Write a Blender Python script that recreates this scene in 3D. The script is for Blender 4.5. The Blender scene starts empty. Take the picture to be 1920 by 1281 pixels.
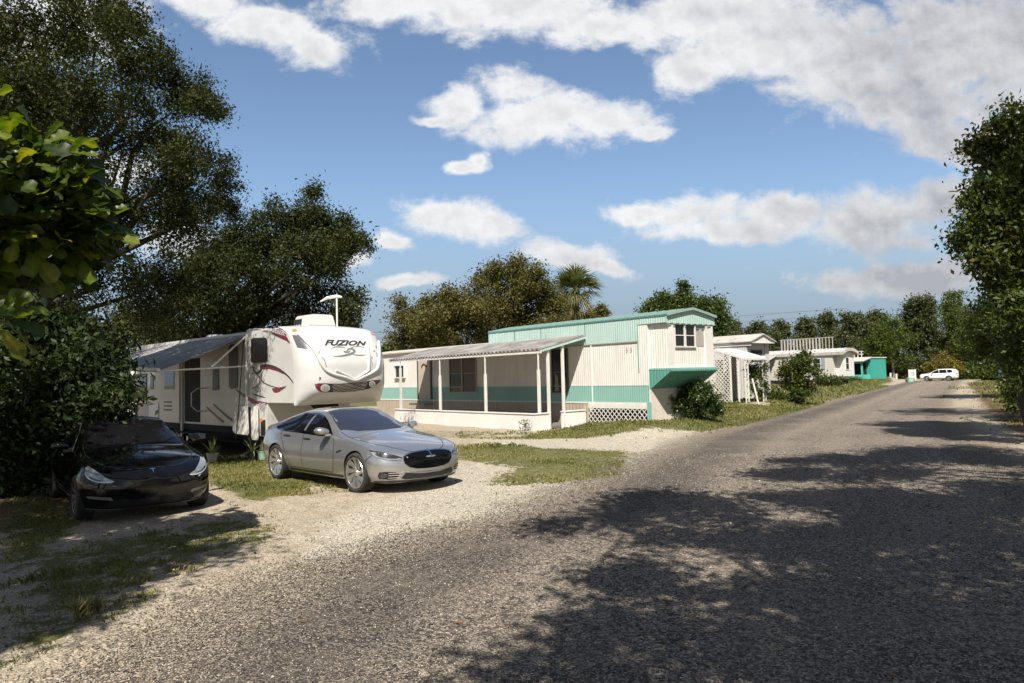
import bpy, bmesh, math, random
import numpy as np
from mathutils import Vector, Matrix
from mathutils.bvhtree import BVHTree
from mathutils.geometry import delaunay_2d_cdt

# ------------------------------------------------------------------ camera, sun, sky, exposure
SC = bpy.context.scene
COL = SC.collection
CAM_H, PITCH, ROLL, FPX = 1.962, 0.0491, 0.025, 1350.0
cam_data = bpy.data.cameras.new('camera')
cam = bpy.data.objects.new('camera', cam_data)
COL.objects.link(cam)
cam_data.sensor_width = 36.0
cam_data.lens = FPX / 1920.0 * 36.0
cam_data.clip_start = 0.05
cam_data.clip_end = 6000.0
cam.location = (0, 0, CAM_H)
cam.rotation_euler = (Matrix.Rotation(math.pi / 2 + PITCH, 3, 'X') @ Matrix.Rotation(-ROLL, 3, 'Z')).to_euler()
SC.camera = cam

SUN_EL = math.radians(51.0)
SUN_H = Vector((-0.08, -0.997)).normalized()          # horizontal direction towards the sun
sun_data = bpy.data.lights.new('sun', 'SUN')
sun_data.energy = 5.0
sun_data.angle = math.radians(0.53)
sun_data.color = (1.0, 0.94, 0.84)
sun = bpy.data.objects.new('sun', sun_data)
COL.objects.link(sun)
_to_sun = Vector((SUN_H.x * math.cos(SUN_EL), SUN_H.y * math.cos(SUN_EL), math.sin(SUN_EL)))
sun.rotation_euler = _to_sun.to_track_quat('Z', 'Y').to_euler()
sun.location = (0, -20, 40)

SC.view_settings.view_transform = 'Standard'
SC.view_settings.look = 'None'
SC.view_settings.exposure = 0.75
SC.view_settings.gamma = 1.0
SC.render.engine = 'CYCLES'
SC.cycles.max_bounces = 6
SC.cycles.diffuse_bounces = 3
SC.cycles.glossy_bounces = 3
SC.cycles.transmission_bounces = 4
SC.cycles.transparent_max_bounces = 12


class NT:
    """tiny helper round a node tree"""
    def __init__(self, tree):
        self.t = tree
        self.l = tree.links

    def n(self, kind, **kw):
        nd = self.t.nodes.new(kind)
        for k, v in kw.items():
            setattr(nd, k, v)
        return nd

    def put(self, sock, v):
        if hasattr(v, 'is_linked') or isinstance(v, bpy.types.NodeSocket):
            self.l.new(v, sock)
        elif v is not None:
            if isinstance(v, (tuple, list)) and len(v) == 3 and sock.type == 'RGBA':
                v = (*v, 1.0)
            sock.default_value = v

    def math(self, op, a, b=None, c=None, clamp=False):
        m = self.n('ShaderNodeMath', operation=op, use_clamp=clamp)
        self.put(m.inputs[0], a)
        if b is not None: self.put(m.inputs[1], b)
        if c is not None: self.put(m.inputs[2], c)
        return m.outputs[0]

    def mix(self, f, a, b, mode='MIX'):
        m = self.n('ShaderNodeMix', data_type='RGBA', blend_type=mode)
        self.put(m.inputs[0], f)
        self.put(m.inputs[6], a)
        self.put(m.inputs[7], b)
        return m.outputs[2]

    def noise(self, vec, scale, detail=4.0, rough=0.55, out=0, dist=0.0):
        m = self.n('ShaderNodeTexNoise')
        if vec is not None: self.l.new(vec, m.inputs['Vector'])
        m.inputs['Scale'].default_value = scale
        m.inputs['Detail'].default_value = detail
        m.inputs['Roughness'].default_value = rough
        m.inputs['Distortion'].default_value = dist
        return m.outputs[out]

    def sstep(self, v, lo, hi, a=0.0, b=1.0):
        m = self.n('ShaderNodeMapRange', interpolation_type='SMOOTHSTEP')
        self.put(m.inputs[0], v)
        m.inputs[1].default_value = lo; m.inputs[2].default_value = hi
        m.inputs[3].default_value = a; m.inputs[4].default_value = b
        return m.outputs[0]

    def lin(self, v, lo, hi, a=0.0, b=1.0, clamp=True):
        m = self.n('ShaderNodeMapRange', clamp=clamp)
        self.put(m.inputs[0], v)
        m.inputs[1].default_value = lo; m.inputs[2].default_value = hi
        m.inputs[3].default_value = a; m.inputs[4].default_value = b
        return m.outputs[0]

    def ramp(self, f, stops):
        m = self.n('ShaderNodeValToRGB')
        self.put(m.inputs[0], f)
        els = m.color_ramp.elements
        while len(els) < len(stops): els.new(0.5)
        for e, (p, c) in zip(els, stops):
            e.position = p
            e.color = (*c, 1.0) if len(c) == 3 else c
        return m.outputs[0]

    def mapping(self, vec, scale=(1, 1, 1), loc=(0, 0, 0), rot=(0, 0, 0)):
        m = self.n('ShaderNodeMapping')
        self.l.new(vec, m.inputs[0])
        m.inputs[1].default_value = loc; m.inputs[2].default_value = rot; m.inputs[3].default_value = scale
        return m.outputs[0]

    def bump(self, h, strength=0.3, dist=0.01):
        m = self.n('ShaderNodeBump')
        m.inputs['Strength'].default_value = strength
        m.inputs['Distance'].default_value = dist
        self.l.new(h, m.inputs['Height'])
        return m.outputs[0]

    def attr(self, name, out=2):
        m = self.n('ShaderNodeAttribute', attribute_name=name)
        return m.outputs[out]


# sky: Nishita air, with the day's clouds standing in it (each cloud an ellipse of directions eaten away by noise)
world = bpy.data.worlds.new('World')
SC.world = world
world.use_nodes = True
world.node_tree.nodes.clear()
W = NT(world.node_tree)
sky = W.n('ShaderNodeTexSky', sky_type='NISHITA')
sky.sun_disc = False
sky.sun_elevation = SUN_EL
sky.sun_rotation = math.atan2(SUN_H.x, SUN_H.y)
sky.altitude = 0.0
sky.air_density = 1.0
sky.dust_density = 0.2
sky.ozone_density = 2.0
SKY_STRENGTH = 0.082
coord = W.n('ShaderNodeTexCoord').outputs['Generated']
sep = W.n('ShaderNodeSeparateXYZ'); W.l.new(coord, sep.inputs[0])
dx_, dy_, dz_ = sep.outputs
ysafe = W.math('MAXIMUM', dy_, 0.08)
u_ = W.math('DIVIDE', dx_, ysafe)
v_ = W.math('DIVIDE', dz_, ysafe)
comb = W.n('ShaderNodeCombineXYZ'); W.l.new(u_, comb.inputs[0]); W.l.new(v_, comb.inputs[1])
uv = comb.outputs[0]
warp = W.noise(uv, 5.0, 6.0, 0.6, out=1)
wv = W.n('ShaderNodeVectorMath', operation='MULTIPLY_ADD')
W.l.new(warp, wv.inputs[0]); wv.inputs[1].default_value = (0.11, 0.06, 0); wv.inputs[2].default_value = (-0.055, -0.03, 0)
wadd = W.n('ShaderNodeVectorMath', operation='ADD'); W.l.new(uv, wadd.inputs[0]); W.l.new(wv.outputs[0], wadd.inputs[1])
uvw = wadd.outputs[0]
# (azimuth tangent, height tangent, half width, half height, tilt)
CLOUDS = [
    (0.038, 0.364, 0.132, 0.04, -0.03), (0.001, 0.405, 0.057, 0.032, -0.08), (-0.06, 0.383, 0.053, 0.031, 0.03), (0.136, 0.361, 0.075, 0.032, -0.08),
    (0.184, 0.34, 0.038, 0.013, 0.03), (-0.101, 0.365, 0.038, 0.009, 0.03), (-0.061, 0.298, 0.039, 0.011, 0.03), (-0.042, 0.309, 0.02, 0.014, 0.03),
    (-0.078, 0.222, 0.075, 0.03, -0.08), (-0.037, 0.206, 0.06, 0.023, -0.08), (-0.165, 0.19, 0.031, 0.014, -0.18), (0.078, 0.166, 0.067, 0.02, -0.12),
    (0.122, 0.151, 0.056, 0.012, -0.18), (-0.206, 0.165, 0.027, 0.011, 0.03), (-0.139, 0.135, 0.048, 0.01, 0.03), (0.259, 0.223, 0.093, 0.032, 0.03),
    (0.386, 0.221, 0.097, 0.036, 0.03), (0.191, 0.221, 0.045, 0.017, 0.03), (0.512, 0.201, 0.112, 0.041, 0.03), (0.332, 0.197, 0.142, 0.02, 0.03),
    (0.603, 0.233, 0.082, 0.034, 0.23), (0.553, 0.125, 0.141, 0.025, 0.03), (0.464, 0.451, 0.174, 0.073, -0.27), (0.274, 0.436, 0.072, 0.04, 0.23),
    (0.344, 0.473, 0.098, 0.046, -0.18), (0.558, 0.371, 0.143, 0.057, -0.38), (0.69, 0.441, 0.196, 0.115, 0.03), (0.615, 0.312, 0.09, 0.035, -0.27),
    (0.374, 0.48, 0.113, 0.046, -0.18), (0.004, 0.532, 0.197, 0.048, 0.03), (0.155, 0.497, 0.121, 0.035, -0.08), (-0.125, 0.533, 0.114, 0.03, 0.03),
    (0.292, 0.513, 0.114, 0.039, 0.03), (-0.345, 0.508, 0.106, 0.035, -0.27), (-0.27, 0.481, 0.053, 0.025, -0.27), (-0.413, 0.543, 0.068, 0.027, -0.18),
    (-0.633, 0.521, 0.129, 0.047, 0.03), (-0.467, 0.2, 0.067, 0.03, 0.03), (-0.564, 0.297, 0.09, 0.03, 0.03),
]
field = None
for (cu, cv, ru, rv, tilt) in CLOUDS:
    ca, sa = math.cos(tilt), math.sin(tilt)
    mp = W.n('ShaderNodeMapping', vector_type='TEXTURE')
    W.l.new(uvw, mp.inputs[0])
    mp.inputs[1].default_value = (cu, cv, 0); mp.inputs[2].default_value = (0, 0, tilt); k_ = 1.3 if (cv > 0.45 or cu > 0.4) else 1.16
    mp.inputs[3].default_value = (ru * k_, rv * k_, 1)
    dot = W.n('ShaderNodeVectorMath', operation='DOT_PRODUCT')
    W.l.new(mp.outputs[0], dot.inputs[0]); W.l.new(mp.outputs[0], dot.inputs[1])
    g_ = W.math('EXPONENT', W.math('MULTIPLY', dot.outputs['Value'], -0.9))
    field = g_ if field is None else W.math('SMOOTH_MAX', field, g_, 0.15)
fine = W.noise(W.mapping(uv, (1.0, 1.5, 1.0)), 9.5, 10.0, 0.66, dist=0.25)
den = W.math('ADD', field, W.math('MULTIPLY', W.math('SUBTRACT', fine, 0.5), 1.5))
den = W.math('ADD', den, W.math('MULTIPLY', W.math('SUBTRACT', W.noise(uv, 30.0, 6.0, 0.6), 0.5), 0.42))
front = W.sstep(den, 0.38, 0.84)
# the rest of the sky (seen only in reflections): dim cloud bank added to weaken the fill light
zz_ = W.math('ADD', W.math('MAXIMUM', dz_, 0.0), 0.25)
comb2 = W.n('ShaderNodeCombineXYZ')
W.l.new(W.math('DIVIDE', dx_, zz_), comb2.inputs[0]); W.l.new(W.math('DIVIDE', dy_, zz_), comb2.inputs[1])
back = W.sstep(W.noise(comb2.outputs[0], 1.6, 7.0, 0.55), 0.34, 0.60)
isfront = W.sstep(dy_, 0.15, 0.45)
mask = W.math('ADD', W.math('MULTIPLY', front, isfront), W.math('MULTIPLY', back, W.math('SUBTRACT', 1.0, isfront)))
mask = W.math('MULTIPLY', mask, W.sstep(dz_, 0.0, 0.06))
# cloud body: thick parts and undersides greyer, sunlit crowns white
nA = W.noise(uv, 13.0, 6.0, 0.58)
nB = W.noise(W.mapping(uv, loc=(0.006, 0.014, 0.0)), 13.0, 6.0, 0.58)
lump = W.math('ADD', W.math('MULTIPLY', W.noise(uv, 6.0, 7.0, 0.55), 0.55), W.math('ADD', W.math('MULTIPLY', W.math('SUBTRACT', nB, nA), 1.6), 0.225))
thick = W.sstep(den, 0.6, 1.35)
grey = W.math('ADD', W.math('MULTIPLY', thick, 0.35), W.math('MULTIPLY', W.math('SUBTRACT', lump, 0.5), 0.9))
grey = W.math('ADD', grey, W.math('MULTIPLY', W.sstep(u_, 0.22, 0.60), 0.55))
grey = W.math('ADD', grey, W.sstep(v_, 0.27, 0.1, 0.0, 0.25), clamp=True)
grey = W.math('MAXIMUM', grey, W.math('SUBTRACT', 1.0, isfront))
ccol = W.mix(grey, (0.56, 0.56, 0.56), (0.26, 0.265, 0.285))
ccol = W.mix(W.math('SUBTRACT', 1.0, isfront), ccol, (0.165, 0.155, 0.145))
hazy = W.sstep(v_, 0.30, 0.03)
skyc = W.n('ShaderNodeVectorMath', operation='SCALE'); W.l.new(sky.outputs[0], skyc.inputs[0]); skyc.inputs[3].default_value = SKY_STRENGTH
airy = W.mix(W.math('MULTIPLY', hazy, 0.93), skyc.outputs[0], (0.168, 0.215, 0.275))
final = W.mix(W.math('MULTIPLY', mask, 0.95), airy, ccol)
bg = W.n('ShaderNodeBackground'); W.l.new(final, bg.inputs[0]); bg.inputs[1].default_value = 1.0
wo = W.n('ShaderNodeOutputWorld'); W.l.new(bg.outputs[0], wo.inputs[0])

# ------------------------------------------------------------------ helpers
def tag(o, label=None, cat=None, group=None, kind=None):
    if label: o['label'] = label
    if cat: o['category'] = cat
    if group: o['group'] = group
    if kind: o['kind'] = kind
    return o


def thing(name, label, cat, loc=(0, 0, 0), rotz=0.0, group=None):
    o = bpy.data.objects.new(name, None)
    o.empty_display_size = 0.2
    COL.objects.link(o)
    o.location = loc
    o.rotation_euler = (0, 0, rotz)
    return tag(o, label, cat, group)


def copy_tree(o, parent=None):
    c = o.copy()
    COL.objects.link(c)
    c.parent = parent
    for ch in list(o.children):
        copy_tree(ch, c)
    return c


def link_mesh(name, me, mat, parent=None, smooth=False, sharp=None):
    o = bpy.data.objects.new(name, me)
    COL.objects.link(o)
    if mat is not None:
        if not me.materials: me.materials.append(mat)
    if parent is not None: o.parent = parent
    if smooth:
        me.polygons.foreach_set('use_smooth', [True] * len(me.polygons))
        if sharp: me.set_sharp_from_angle(angle=math.radians(sharp))
    return o


def np_mesh(name, verts, faces, attrs=None):
    """verts (n,3); faces (m,k) all of the same k; attrs: name -> per-vertex float array"""
    verts = np.asarray(verts, np.float32); faces = np.asarray(faces, np.int32)
    me = bpy.data.meshes.new(name)
    me.vertices.add(len(verts)); me.vertices.foreach_set('co', verts.ravel())
    k = faces.shape[1]; m = len(faces)
    me.loops.add(m * k); me.loops.foreach_set('vertex_index', faces.ravel())
    me.polygons.add(m); me.polygons.foreach_set('loop_start', np.arange(0, m * k, k, dtype=np.int32))
    me.update(calc_edges=True)
    for nm, a in (attrs or {}).items():
        at = me.attributes.new(nm, 'FLOAT', 'POINT')
        at.data.foreach_set('value', np.asarray(a, np.float32))
    return me


class MB:
    """collects shapes and links them as one mesh object"""
    def __init__(self):
        self.v = []; self.f = []

    def raw(self, vs, fs, m=None):
        b = len(self.v)
        for p in vs:
            p = Vector(p)
            self.v.append(tuple(m @ p) if m is not None else tuple(p))
        for f in fs: self.f.append(tuple(i + b for i in f))
        return self

    def box(self, x0, x1, y0, y1, z0, z1, m=None):
        vs = [(x, y, z) for z in (z0, z1) for y in (y0, y1) for x in (x0, x1)]
        return self.raw(vs, [(0, 2, 3, 1), (4, 5, 7, 6), (0, 1, 5, 4), (2, 6, 7, 3), (0, 4, 6, 2), (1, 3, 7, 5)], m)

    def tube(self, pts, r, n=8, cap=True):
        pts = [Vector(p) for p in pts]
        rs = r if isinstance(r, (list, tuple)) else [r] * len(pts)
        rings = []
        up = None
        for i, p in enumerate(pts):
            d = (pts[min(i + 1, len(pts) - 1)] - pts[max(i - 1, 0)])
            if d.length < 1e-9: d = Vector((0, 0, 1))
            d.normalize()
            if up is None:
                up = Vector((0, 0, 1)) if abs(d.z) < 0.9 else Vector((1, 0, 0))
            a = d.cross(up); a.normalize(); b = a.cross(d); up = b
            rings.append([p + (a * math.cos(2 * math.pi * k / n) + b * math.sin(2 * math.pi * k / n)) * rs[i] for k in range(n)])
        vs = [q for ring in rings for q in ring]
        fs = []
        for i in range(len(pts) - 1):
            for k in range(n):
                fs.append((i * n + k, i * n + (k + 1) % n, (i + 1) * n + (k + 1) % n, (i + 1) * n + k))
        if cap:
            fs.append(tuple(range(n - 1, -1, -1)))
            fs.append(tuple((len(pts) - 1) * n + k for k in range(n)))
        return self.raw(vs, fs)

    def lathe(self, prof, n=32, axis='Z', m=None):
        """prof: list of (radius, height) ; closed ends when radius is 0"""
        vs = []; fs = []
        for (r, h) in prof:
            for k in range(n):
                a = 2 * math.pi * k / n
                p = (r * math.cos(a), r * math.sin(a), h)
                if axis == 'Y': p = (p[0], p[2], p[1])
                vs.append(p)
        for i in range(len(prof) - 1):
            for k in range(n):
                fs.append((i * n + k, i * n + (k + 1) % n, (i + 1) * n + (k + 1) % n, (i + 1) * n + k))
        return self.raw(vs, fs, m)

    def prism(self, poly, h0, h1, plane='XY', m=None):
        """polygon (list of 2D) extruded along the remaining axis"""
        n = len(poly)
        def P(a, b, h):
            return {'XY': (a, b, h), 'XZ': (a, h, b), 'YZ': (h, a, b)}[plane]
        vs = [P(a, b, h0) for a, b in poly] + [P(a, b, h1) for a, b in poly]
        fs = [tuple(range(n - 1, -1, -1)), tuple(range(n, 2 * n))]
        for i in range(n):
            j = (i + 1) % n
            fs.append((i, j, j + n, i + n))
        return self.raw(vs, fs, m)

    def build(self, name, mat, parent=None, smooth=False, sharp=40, bevel=0.0):
        me = bpy.data.meshes.new(name)
        me.from_pydata(self.v, [], self.f)
        bm = bmesh.new(); bm.from_mesh(me)
        bmesh.ops.recalc_face_normals(bm, faces=bm.faces)
        if bevel > 0:
            es = [e for e in bm.edges if len(e.link_faces) == 2 and e.calc_face_angle(0) > 0.6]
            bmesh.ops.bevel(bm, geom=es, offset=bevel, segments=2, affect='EDGES', clamp_overlap=True)
            smooth = True
        bm.to_mesh(me); bm.free()
        return link_mesh(name, me, mat, parent, smooth, sharp if smooth else None)


def poly_dense(outline, step, closed=True, curve=False):
    pts = [np.array(p, float) for p in outline]
    if curve:                                                   # Catmull-Rom through the points
        out = []; n = len(pts)
        for i in range(n if closed else n - 1):
            p0, p1, p2, p3 = (pts[(i + k - 1) % n] if closed else pts[min(max(i + k - 1, 0), n - 1)] for k in range(4))
            for t in np.linspace(0, 1, 8, endpoint=False):
                out.append(0.5 * ((2 * p1) + (-p0 + p2) * t + (2 * p0 - 5 * p1 + 4 * p2 - p3) * t * t + (-p0 + 3 * p1 - 3 * p2 + p3) * t ** 3))
        if not closed: out.append(pts[-1])
        pts = out
    res = []
    n = len(pts)
    for i in range(n if closed else n - 1):
        a, b = pts[i], pts[(i + 1) % n]
        k = max(1, int(math.ceil(np.linalg.norm(b - a) / step)))
        for j in range(k): res.append(a + (b - a) * j / k)
    if not closed: res.append(pts[-1])
    return res


def inside(poly, P):
    x, y = P[:, 0], P[:, 1]
    r = np.zeros(len(P), bool)
    n = len(poly)
    for i in range(n):
        (x0, y0), (x1, y1) = poly[i], poly[(i + 1) % n]
        if y0 == y1: continue
        c = ((y0 > y) != (y1 > y)) & (x < (x1 - x0) * (y - y0) / (y1 - y0) + x0)
        r ^= c
    return r


def poly_dist(poly, P):
    """signed distance (positive inside) of points to a polygon"""
    d = np.full(len(P), 1e9)
    n = len(poly)
    for i in range(n):
        a = np.array(poly[i], float); b = np.array(poly[(i + 1) % n], float)
        ab = b - a
        t = np.clip(((P - a) @ ab) / max(ab @ ab, 1e-9), 0, 1)
        q = a + t[:, None] * ab
        d = np.minimum(d, np.hypot(*(P - q).T))
    return np.where(inside(poly, P), d, -d)


SIDE_R = lambda a, b: (Vector((a, -5, b)), Vector((0, 1, 0)))
SIDE_L = lambda a, b: (Vector((a, 5, b)), Vector((0, -1, 0)))
FRONT = lambda a, b: (Vector((9, a, b)), Vector((-1, 0, 0)))
REAR = lambda a, b: (Vector((-9, a, b)), Vector((1, 0, 0)))
TOP = lambda a, b: (Vector((a, b, 9)), Vector((0, 0, -1)))


def decal(bvh, outline, frame, name, mat, parent, step=0.05, off=0.004, curve=False, thick=0.0):
    """a panel cut to an outline and laid on a curved body"""
    ol = poly_dense(outline, step, True, curve)
    P = np.array(ol)
    x0, y0 = P.min(0); x1, y1 = P.max(0)
    gx, gy = np.meshgrid(np.arange(x0 + step / 2, x1, step), np.arange(y0 + step / 2, y1, step))
    G = np.stack([gx.ravel(), gy.ravel()], 1)
    if len(G):
        G = G[poly_dist(ol, G) > step * 0.45]
    pts = [Vector(p) for p in P] + [Vector(p) for p in G]
    n = len(P)
    vs, es, fs, *_ = delaunay_2d_cdt(pts, [], [list(range(n))], 1, 1e-5)
    out = []
    for p in vs:
        o, d = frame(p.x, p.y)
        hit, nor, idx, dist = bvh.ray_cast(o, d)
        if hit is None:
            hit, nor, idx, dist = bvh.find_nearest(o + d * (abs(o.dot(d)) - 1.0))
            nor = -d
        if nor.dot(d) > 0: nor = -nor
        out.append(hit + (nor * 0.6 - d * 0.4).normalized() * off)
    me = bpy.data.meshes.new(name)
    me.from_pydata(out, [], fs)
    bm = bmesh.new(); bm.from_mesh(me)
    d0 = frame(0, 0)[1]
    bmesh.ops.recalc_face_normals(bm, faces=bm.faces)
    if sum(f.normal.dot(d0) for f in bm.faces) > 0:
        bmesh.ops.reverse_faces(bm, faces=bm.faces)
    bm.to_mesh(me); bm.free()
    return link_mesh(name, me, mat, parent, True)


def stroke(pts, w, step=0.05, curve=True):
    """outline of a line of width w (w may vary along it)"""
    c = poly_dense(pts, step, False, curve)
    n = len(c)
    L, R = [], []
    for i, p in enumerate(c):
        d = c[min(i + 1, n - 1)] - c[max(i - 1, 0)]
        d = d / (np.linalg.norm(d) + 1e-9)
        nn = np.array([-d[1], d[0]])
        ww = w(i / (n - 1)) if callable(w) else w
        L.append(p + nn * ww / 2); R.append(p - nn * ww / 2)
    return [tuple(p) for p in L + R[::-1]]


def join_into(name, objs, parent):
    """several decals of one look become one part"""
    bm = bmesh.new()
    for o in objs: bm.from_mesh(o.data)
    me = bpy.data.meshes.new(name)
    bm.to_mesh(me); bm.free()
    mat = objs[0].data.materials[0]
    for o in objs:
        m = o.data
        bpy.data.objects.remove(o); bpy.data.meshes.remove(m)
    return link_mesh(name, me, mat, parent, True)


def unpix(px, py, z=0.0):
    """ground point seen at a pixel of the 1920x1281 photograph, used to measure the place"""
    cp, sp, cr, sr = math.cos(PITCH), math.sin(PITCH), math.cos(ROLL), math.sin(ROLL)
    a = px - 960.0; b = 640.5 - py
    u = a * cr + b * sr; v = -a * sr + b * cr
    d = Vector((u / FPX, cp - sp * v / FPX, sp + cp * v / FPX))
    s = (z - CAM_H) / d.z
    return (d.x * s, d.y * s)


# ------------------------------------------------------------------ materials
MATS = {}


def mat(name, color=(0.5, 0.5, 0.5), rough=0.6, metal=0.0, spec=0.5, coat=0.0, coat_rough=0.03, dirt=0.0, dirt_col=(0.12, 0.1, 0.07),
        dirt_scale=3.0, bump=0.0, bump_scale=60.0, alpha=None, emit=None, streak=0.0):
    if name in MATS: return MATS[name]
    m = bpy.data.materials.new(name); m.use_nodes = True
    nt = NT(m.node_tree)
    b = m.node_tree.nodes['Principled BSDF']
    b.inputs['Roughness'].default_value = rough
    b.inputs['Metallic'].default_value = metal
    b.inputs['Specular IOR Level'].default_value = spec
    b.inputs['Coat Weight'].default_value = coat
    b.inputs['Coat Roughness'].default_value = coat_rough
    oc = nt.n('ShaderNodeTexCoord').outputs['Object']
    c = None
    nz = nt.noise(oc, dirt_scale, 6.0, 0.62)
    var = nt.lin(nz, 0.3, 0.7, 0.9, 1.07)
    vs = nt.n('ShaderNodeVectorMath', operation='SCALE'); vs.inputs[0].default_value = color; nt.l.new(var, vs.inputs[3])
    c = vs.outputs[0]
    if dirt > 0:
        d = nt.math('MULTIPLY', nt.sstep(nt.noise(oc, dirt_scale * 1.7, 8.0, 0.7), 0.48, 0.78), dirt)
        c = nt.mix(d, c, dirt_col)
    if streak > 0:
        sv = nt.mapping(oc, (9.0, 9.0, 0.5))
        d = nt.math('MULTIPLY', nt.sstep(nt.noise(sv, 2.0, 5.0, 0.6), 0.5, 0.8), streak)
        c = nt.mix(d, c, dirt_col)
    nt.l.new(c, b.inputs['Base Color'])
    if bump > 0:
        nt.l.new(nt.bump(nt.noise(oc, bump_scale, 4.0), bump, 0.01), b.inputs['Normal'])
    if emit:
        b.inputs['Emission Color'].default_value = (*emit[0], 1); b.inputs['Emission Strength'].default_value = emit[1]
    MATS[name] = m
    return m


def leaf_mat(name, stops, trans=0.3, rough=0.55, tint=(0.9, 1.0, 0.3), spec=0.35, tboost=1.6):
    """foliage: hue per leaf from the 'rnd' attribute, light passing through thin leaves"""
    if name in MATS: return MATS[name]
    m = bpy.data.materials.new(name); m.use_nodes = True
    nt = NT(m.node_tree)
    b = m.node_tree.nodes['Principled BSDF']; out = m.node_tree.nodes['Material Output']
    c = nt.ramp(nt.attr('rnd'), stops)
    b.inputs['Roughness'].default_value = rough
    b.inputs['Specular IOR Level'].default_value = spec
    nt.l.new(c, b.inputs['Base Color'])
    tr = nt.n('ShaderNodeBsdfTranslucent')
    tc = nt.mix(1.0, c, tuple(t * tboost for t in tint), 'MULTIPLY')
    nt.l.new(tc, tr.inputs[0])
    mx = nt.n('ShaderNodeMixShader'); mx.inputs[0].default_value = trans
    nt.l.new(b.outputs[0], mx.inputs[1]); nt.l.new(tr.outputs[0], mx.inputs[2])
    nt.l.new(mx.outputs[0], out.inputs[0])
    MATS[name] = m
    return m


def bark_mat(name, c0, c1, scale=6.0):
    if name in MATS: return MATS[name]
    m = bpy.data.materials.new(name); m.use_nodes = True
    nt = NT(m.node_tree); b = m.node_tree.nodes['Principled BSDF']
    oc = nt.n('ShaderNodeTexCoord').outputs['Object']
    f = nt.noise(nt.mapping(oc, (1, 1, 0.25)), scale, 6.0, 0.65)
    nt.l.new(nt.ramp(f, [(0.3, c0), (0.7, c1)]), b.inputs['Base Color'])
    b.inputs['Roughness'].default_value = 0.9
    nt.l.new(nt.bump(f, 0.7, 0.03), b.inputs['Normal'])
    MATS[name] = m
    return m

# ------------------------------------------------------------------ terrain
ROAD_L = [(-4.2, 2.0), (-2.75, 4.88), (-2.22, 7.41), (-1.11, 8.97), (0.25, 10.55), (2.72, 15.8), (6.12, 22.72), (13.76, 34.75), (24.48, 52.03), (48.65, 90.45), (55.0, 100.0)]
ROAD_R = [(6.2, 2.0), (6.6, 5.0), (7.3, 9.0), (8.63, 12.33), (13.6, 22.5), (19.6, 33.65), (31.0, 52.0), (51.0, 83.37), (62.0, 100.0)]
_LY = np.array([p[1] for p in ROAD_L]); _LX = np.array([p[0] for p in ROAD_L])
_RY = np.array([p[1] for p in ROAD_R]); _RX = np.array([p[0] for p in ROAD_R])


def ss(x, a, b):
    t = np.clip((x - a) / (b - a), 0, 1)
    return t * t * (3 - 2 * t)


def hz(x, y):
    """terrain height: the lawn in front of the trailers banks up from the road"""
    x = np.asarray(x, float); y = np.asarray(y, float)
    left = np.interp(y, _LY, _LX) - x
    far = 1 - ss(y, 150, 260)
    a = 0.28 * ss(left, 0.5, 2.2) * ss(x, 1.6, 4.6) * ss(y, 20, 23)
    b = 0.0052 * np.clip(y - 30, 0, 80) * ss(left, 0.5, 3.0)
    return (a + b) * far


def hz1(x, y): return float(hz(x, y))


def px_poly(pts, z=0.0): return [unpix(a, b, z) for a, b in pts]


# outlines measured on the ground
GRASS = [
    (px_poly([(1030, 800), (1090, 789), (1220, 787), (1370, 765), (1440, 765), (1470, 740), (1700, 718), (1640, 730), (1560, 745), (1480, 775), (1330, 800), (1180, 812), (960, 815)], 0.15), 1.0, 0.6),
    (px_poly([(845, 836), (950, 832), (1060, 842), (1190, 846), (1180, 868), (1190, 890), (1080, 905), (985, 912), (900, 905), (960, 880), (880, 868), (850, 862)]), 0.75, 0.45),
    (px_poly([(380, 858), (500, 855), (510, 892), (600, 900), (560, 925), (470, 945), (390, 905)]), 1.0, 0.4),
    (px_poly([(430, 905), (600, 898), (700, 915), (560, 940), (420, 950)]), 0.45, 0.4),
    (px_poly([(0, 930), (130, 945), (160, 985), (60, 1060), (0, 1080)]), 0.8, 0.5),
    (px_poly([(0, 1050), (160, 1010), (330, 985), (430, 965), (540, 985), (520, 1020), (400, 1060), (330, 1090), (220, 1120), (120, 1180), (0, 1200)]), 0.62, 0.5),
    (px_poly([(0, 1200), (120, 1170), (220, 1120), (330, 1085), (300, 1125), (200, 1165), (110, 1215), (0, 1260)]), 0.7, 0.25),
    (px_poly([(760, 805), (1000, 812), (990, 826), (800, 822)]), 0.5, 0.5),
    (px_poly([(760, 690), (1000, 690), (1400, 690), (1700, 690), (1700, 700), (760, 700)], 0.0)[:0] or [(-40, 45), (40, 62), (40, 90), (-40, 90)], 0.9, 3.0),
    ([(14, 39), (24, 52), (48, 91), (52, 100), (40, 104), (20, 70), (8, 40), (8, 33)], 0.95, 0.8),
    ([(9.5, 8), (9.8, 12), (15.5, 22), (22, 33), (33, 51), (52, 82), (60, 92), (80, 92), (60, 60), (40, 30), (22, 5)], 0.62, 1.2),
    ([(60, 99), (120, 85), (140, 120), (66, 125)], 0.8, 2.0),
]
DIRT_W = [  # pale crushed gravel
    (px_poly([(640, 960), (860, 880), (900, 812), (1180, 815), (1330, 800), (1420, 785), (1340, 830), (1210, 880), (1000, 955), (760, 1040), (560, 1060), (560, 1000)]), 1.0, 1.2),
    (px_poly([(1350, 762), (1440, 759), (1446, 765), (1360, 768)], 0.3), 1.0, 0.3),
    (px_poly([(1470, 727), (1640, 724), (1650, 729), (1470, 732)], 0.35), 1.0, 0.5),
]
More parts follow.
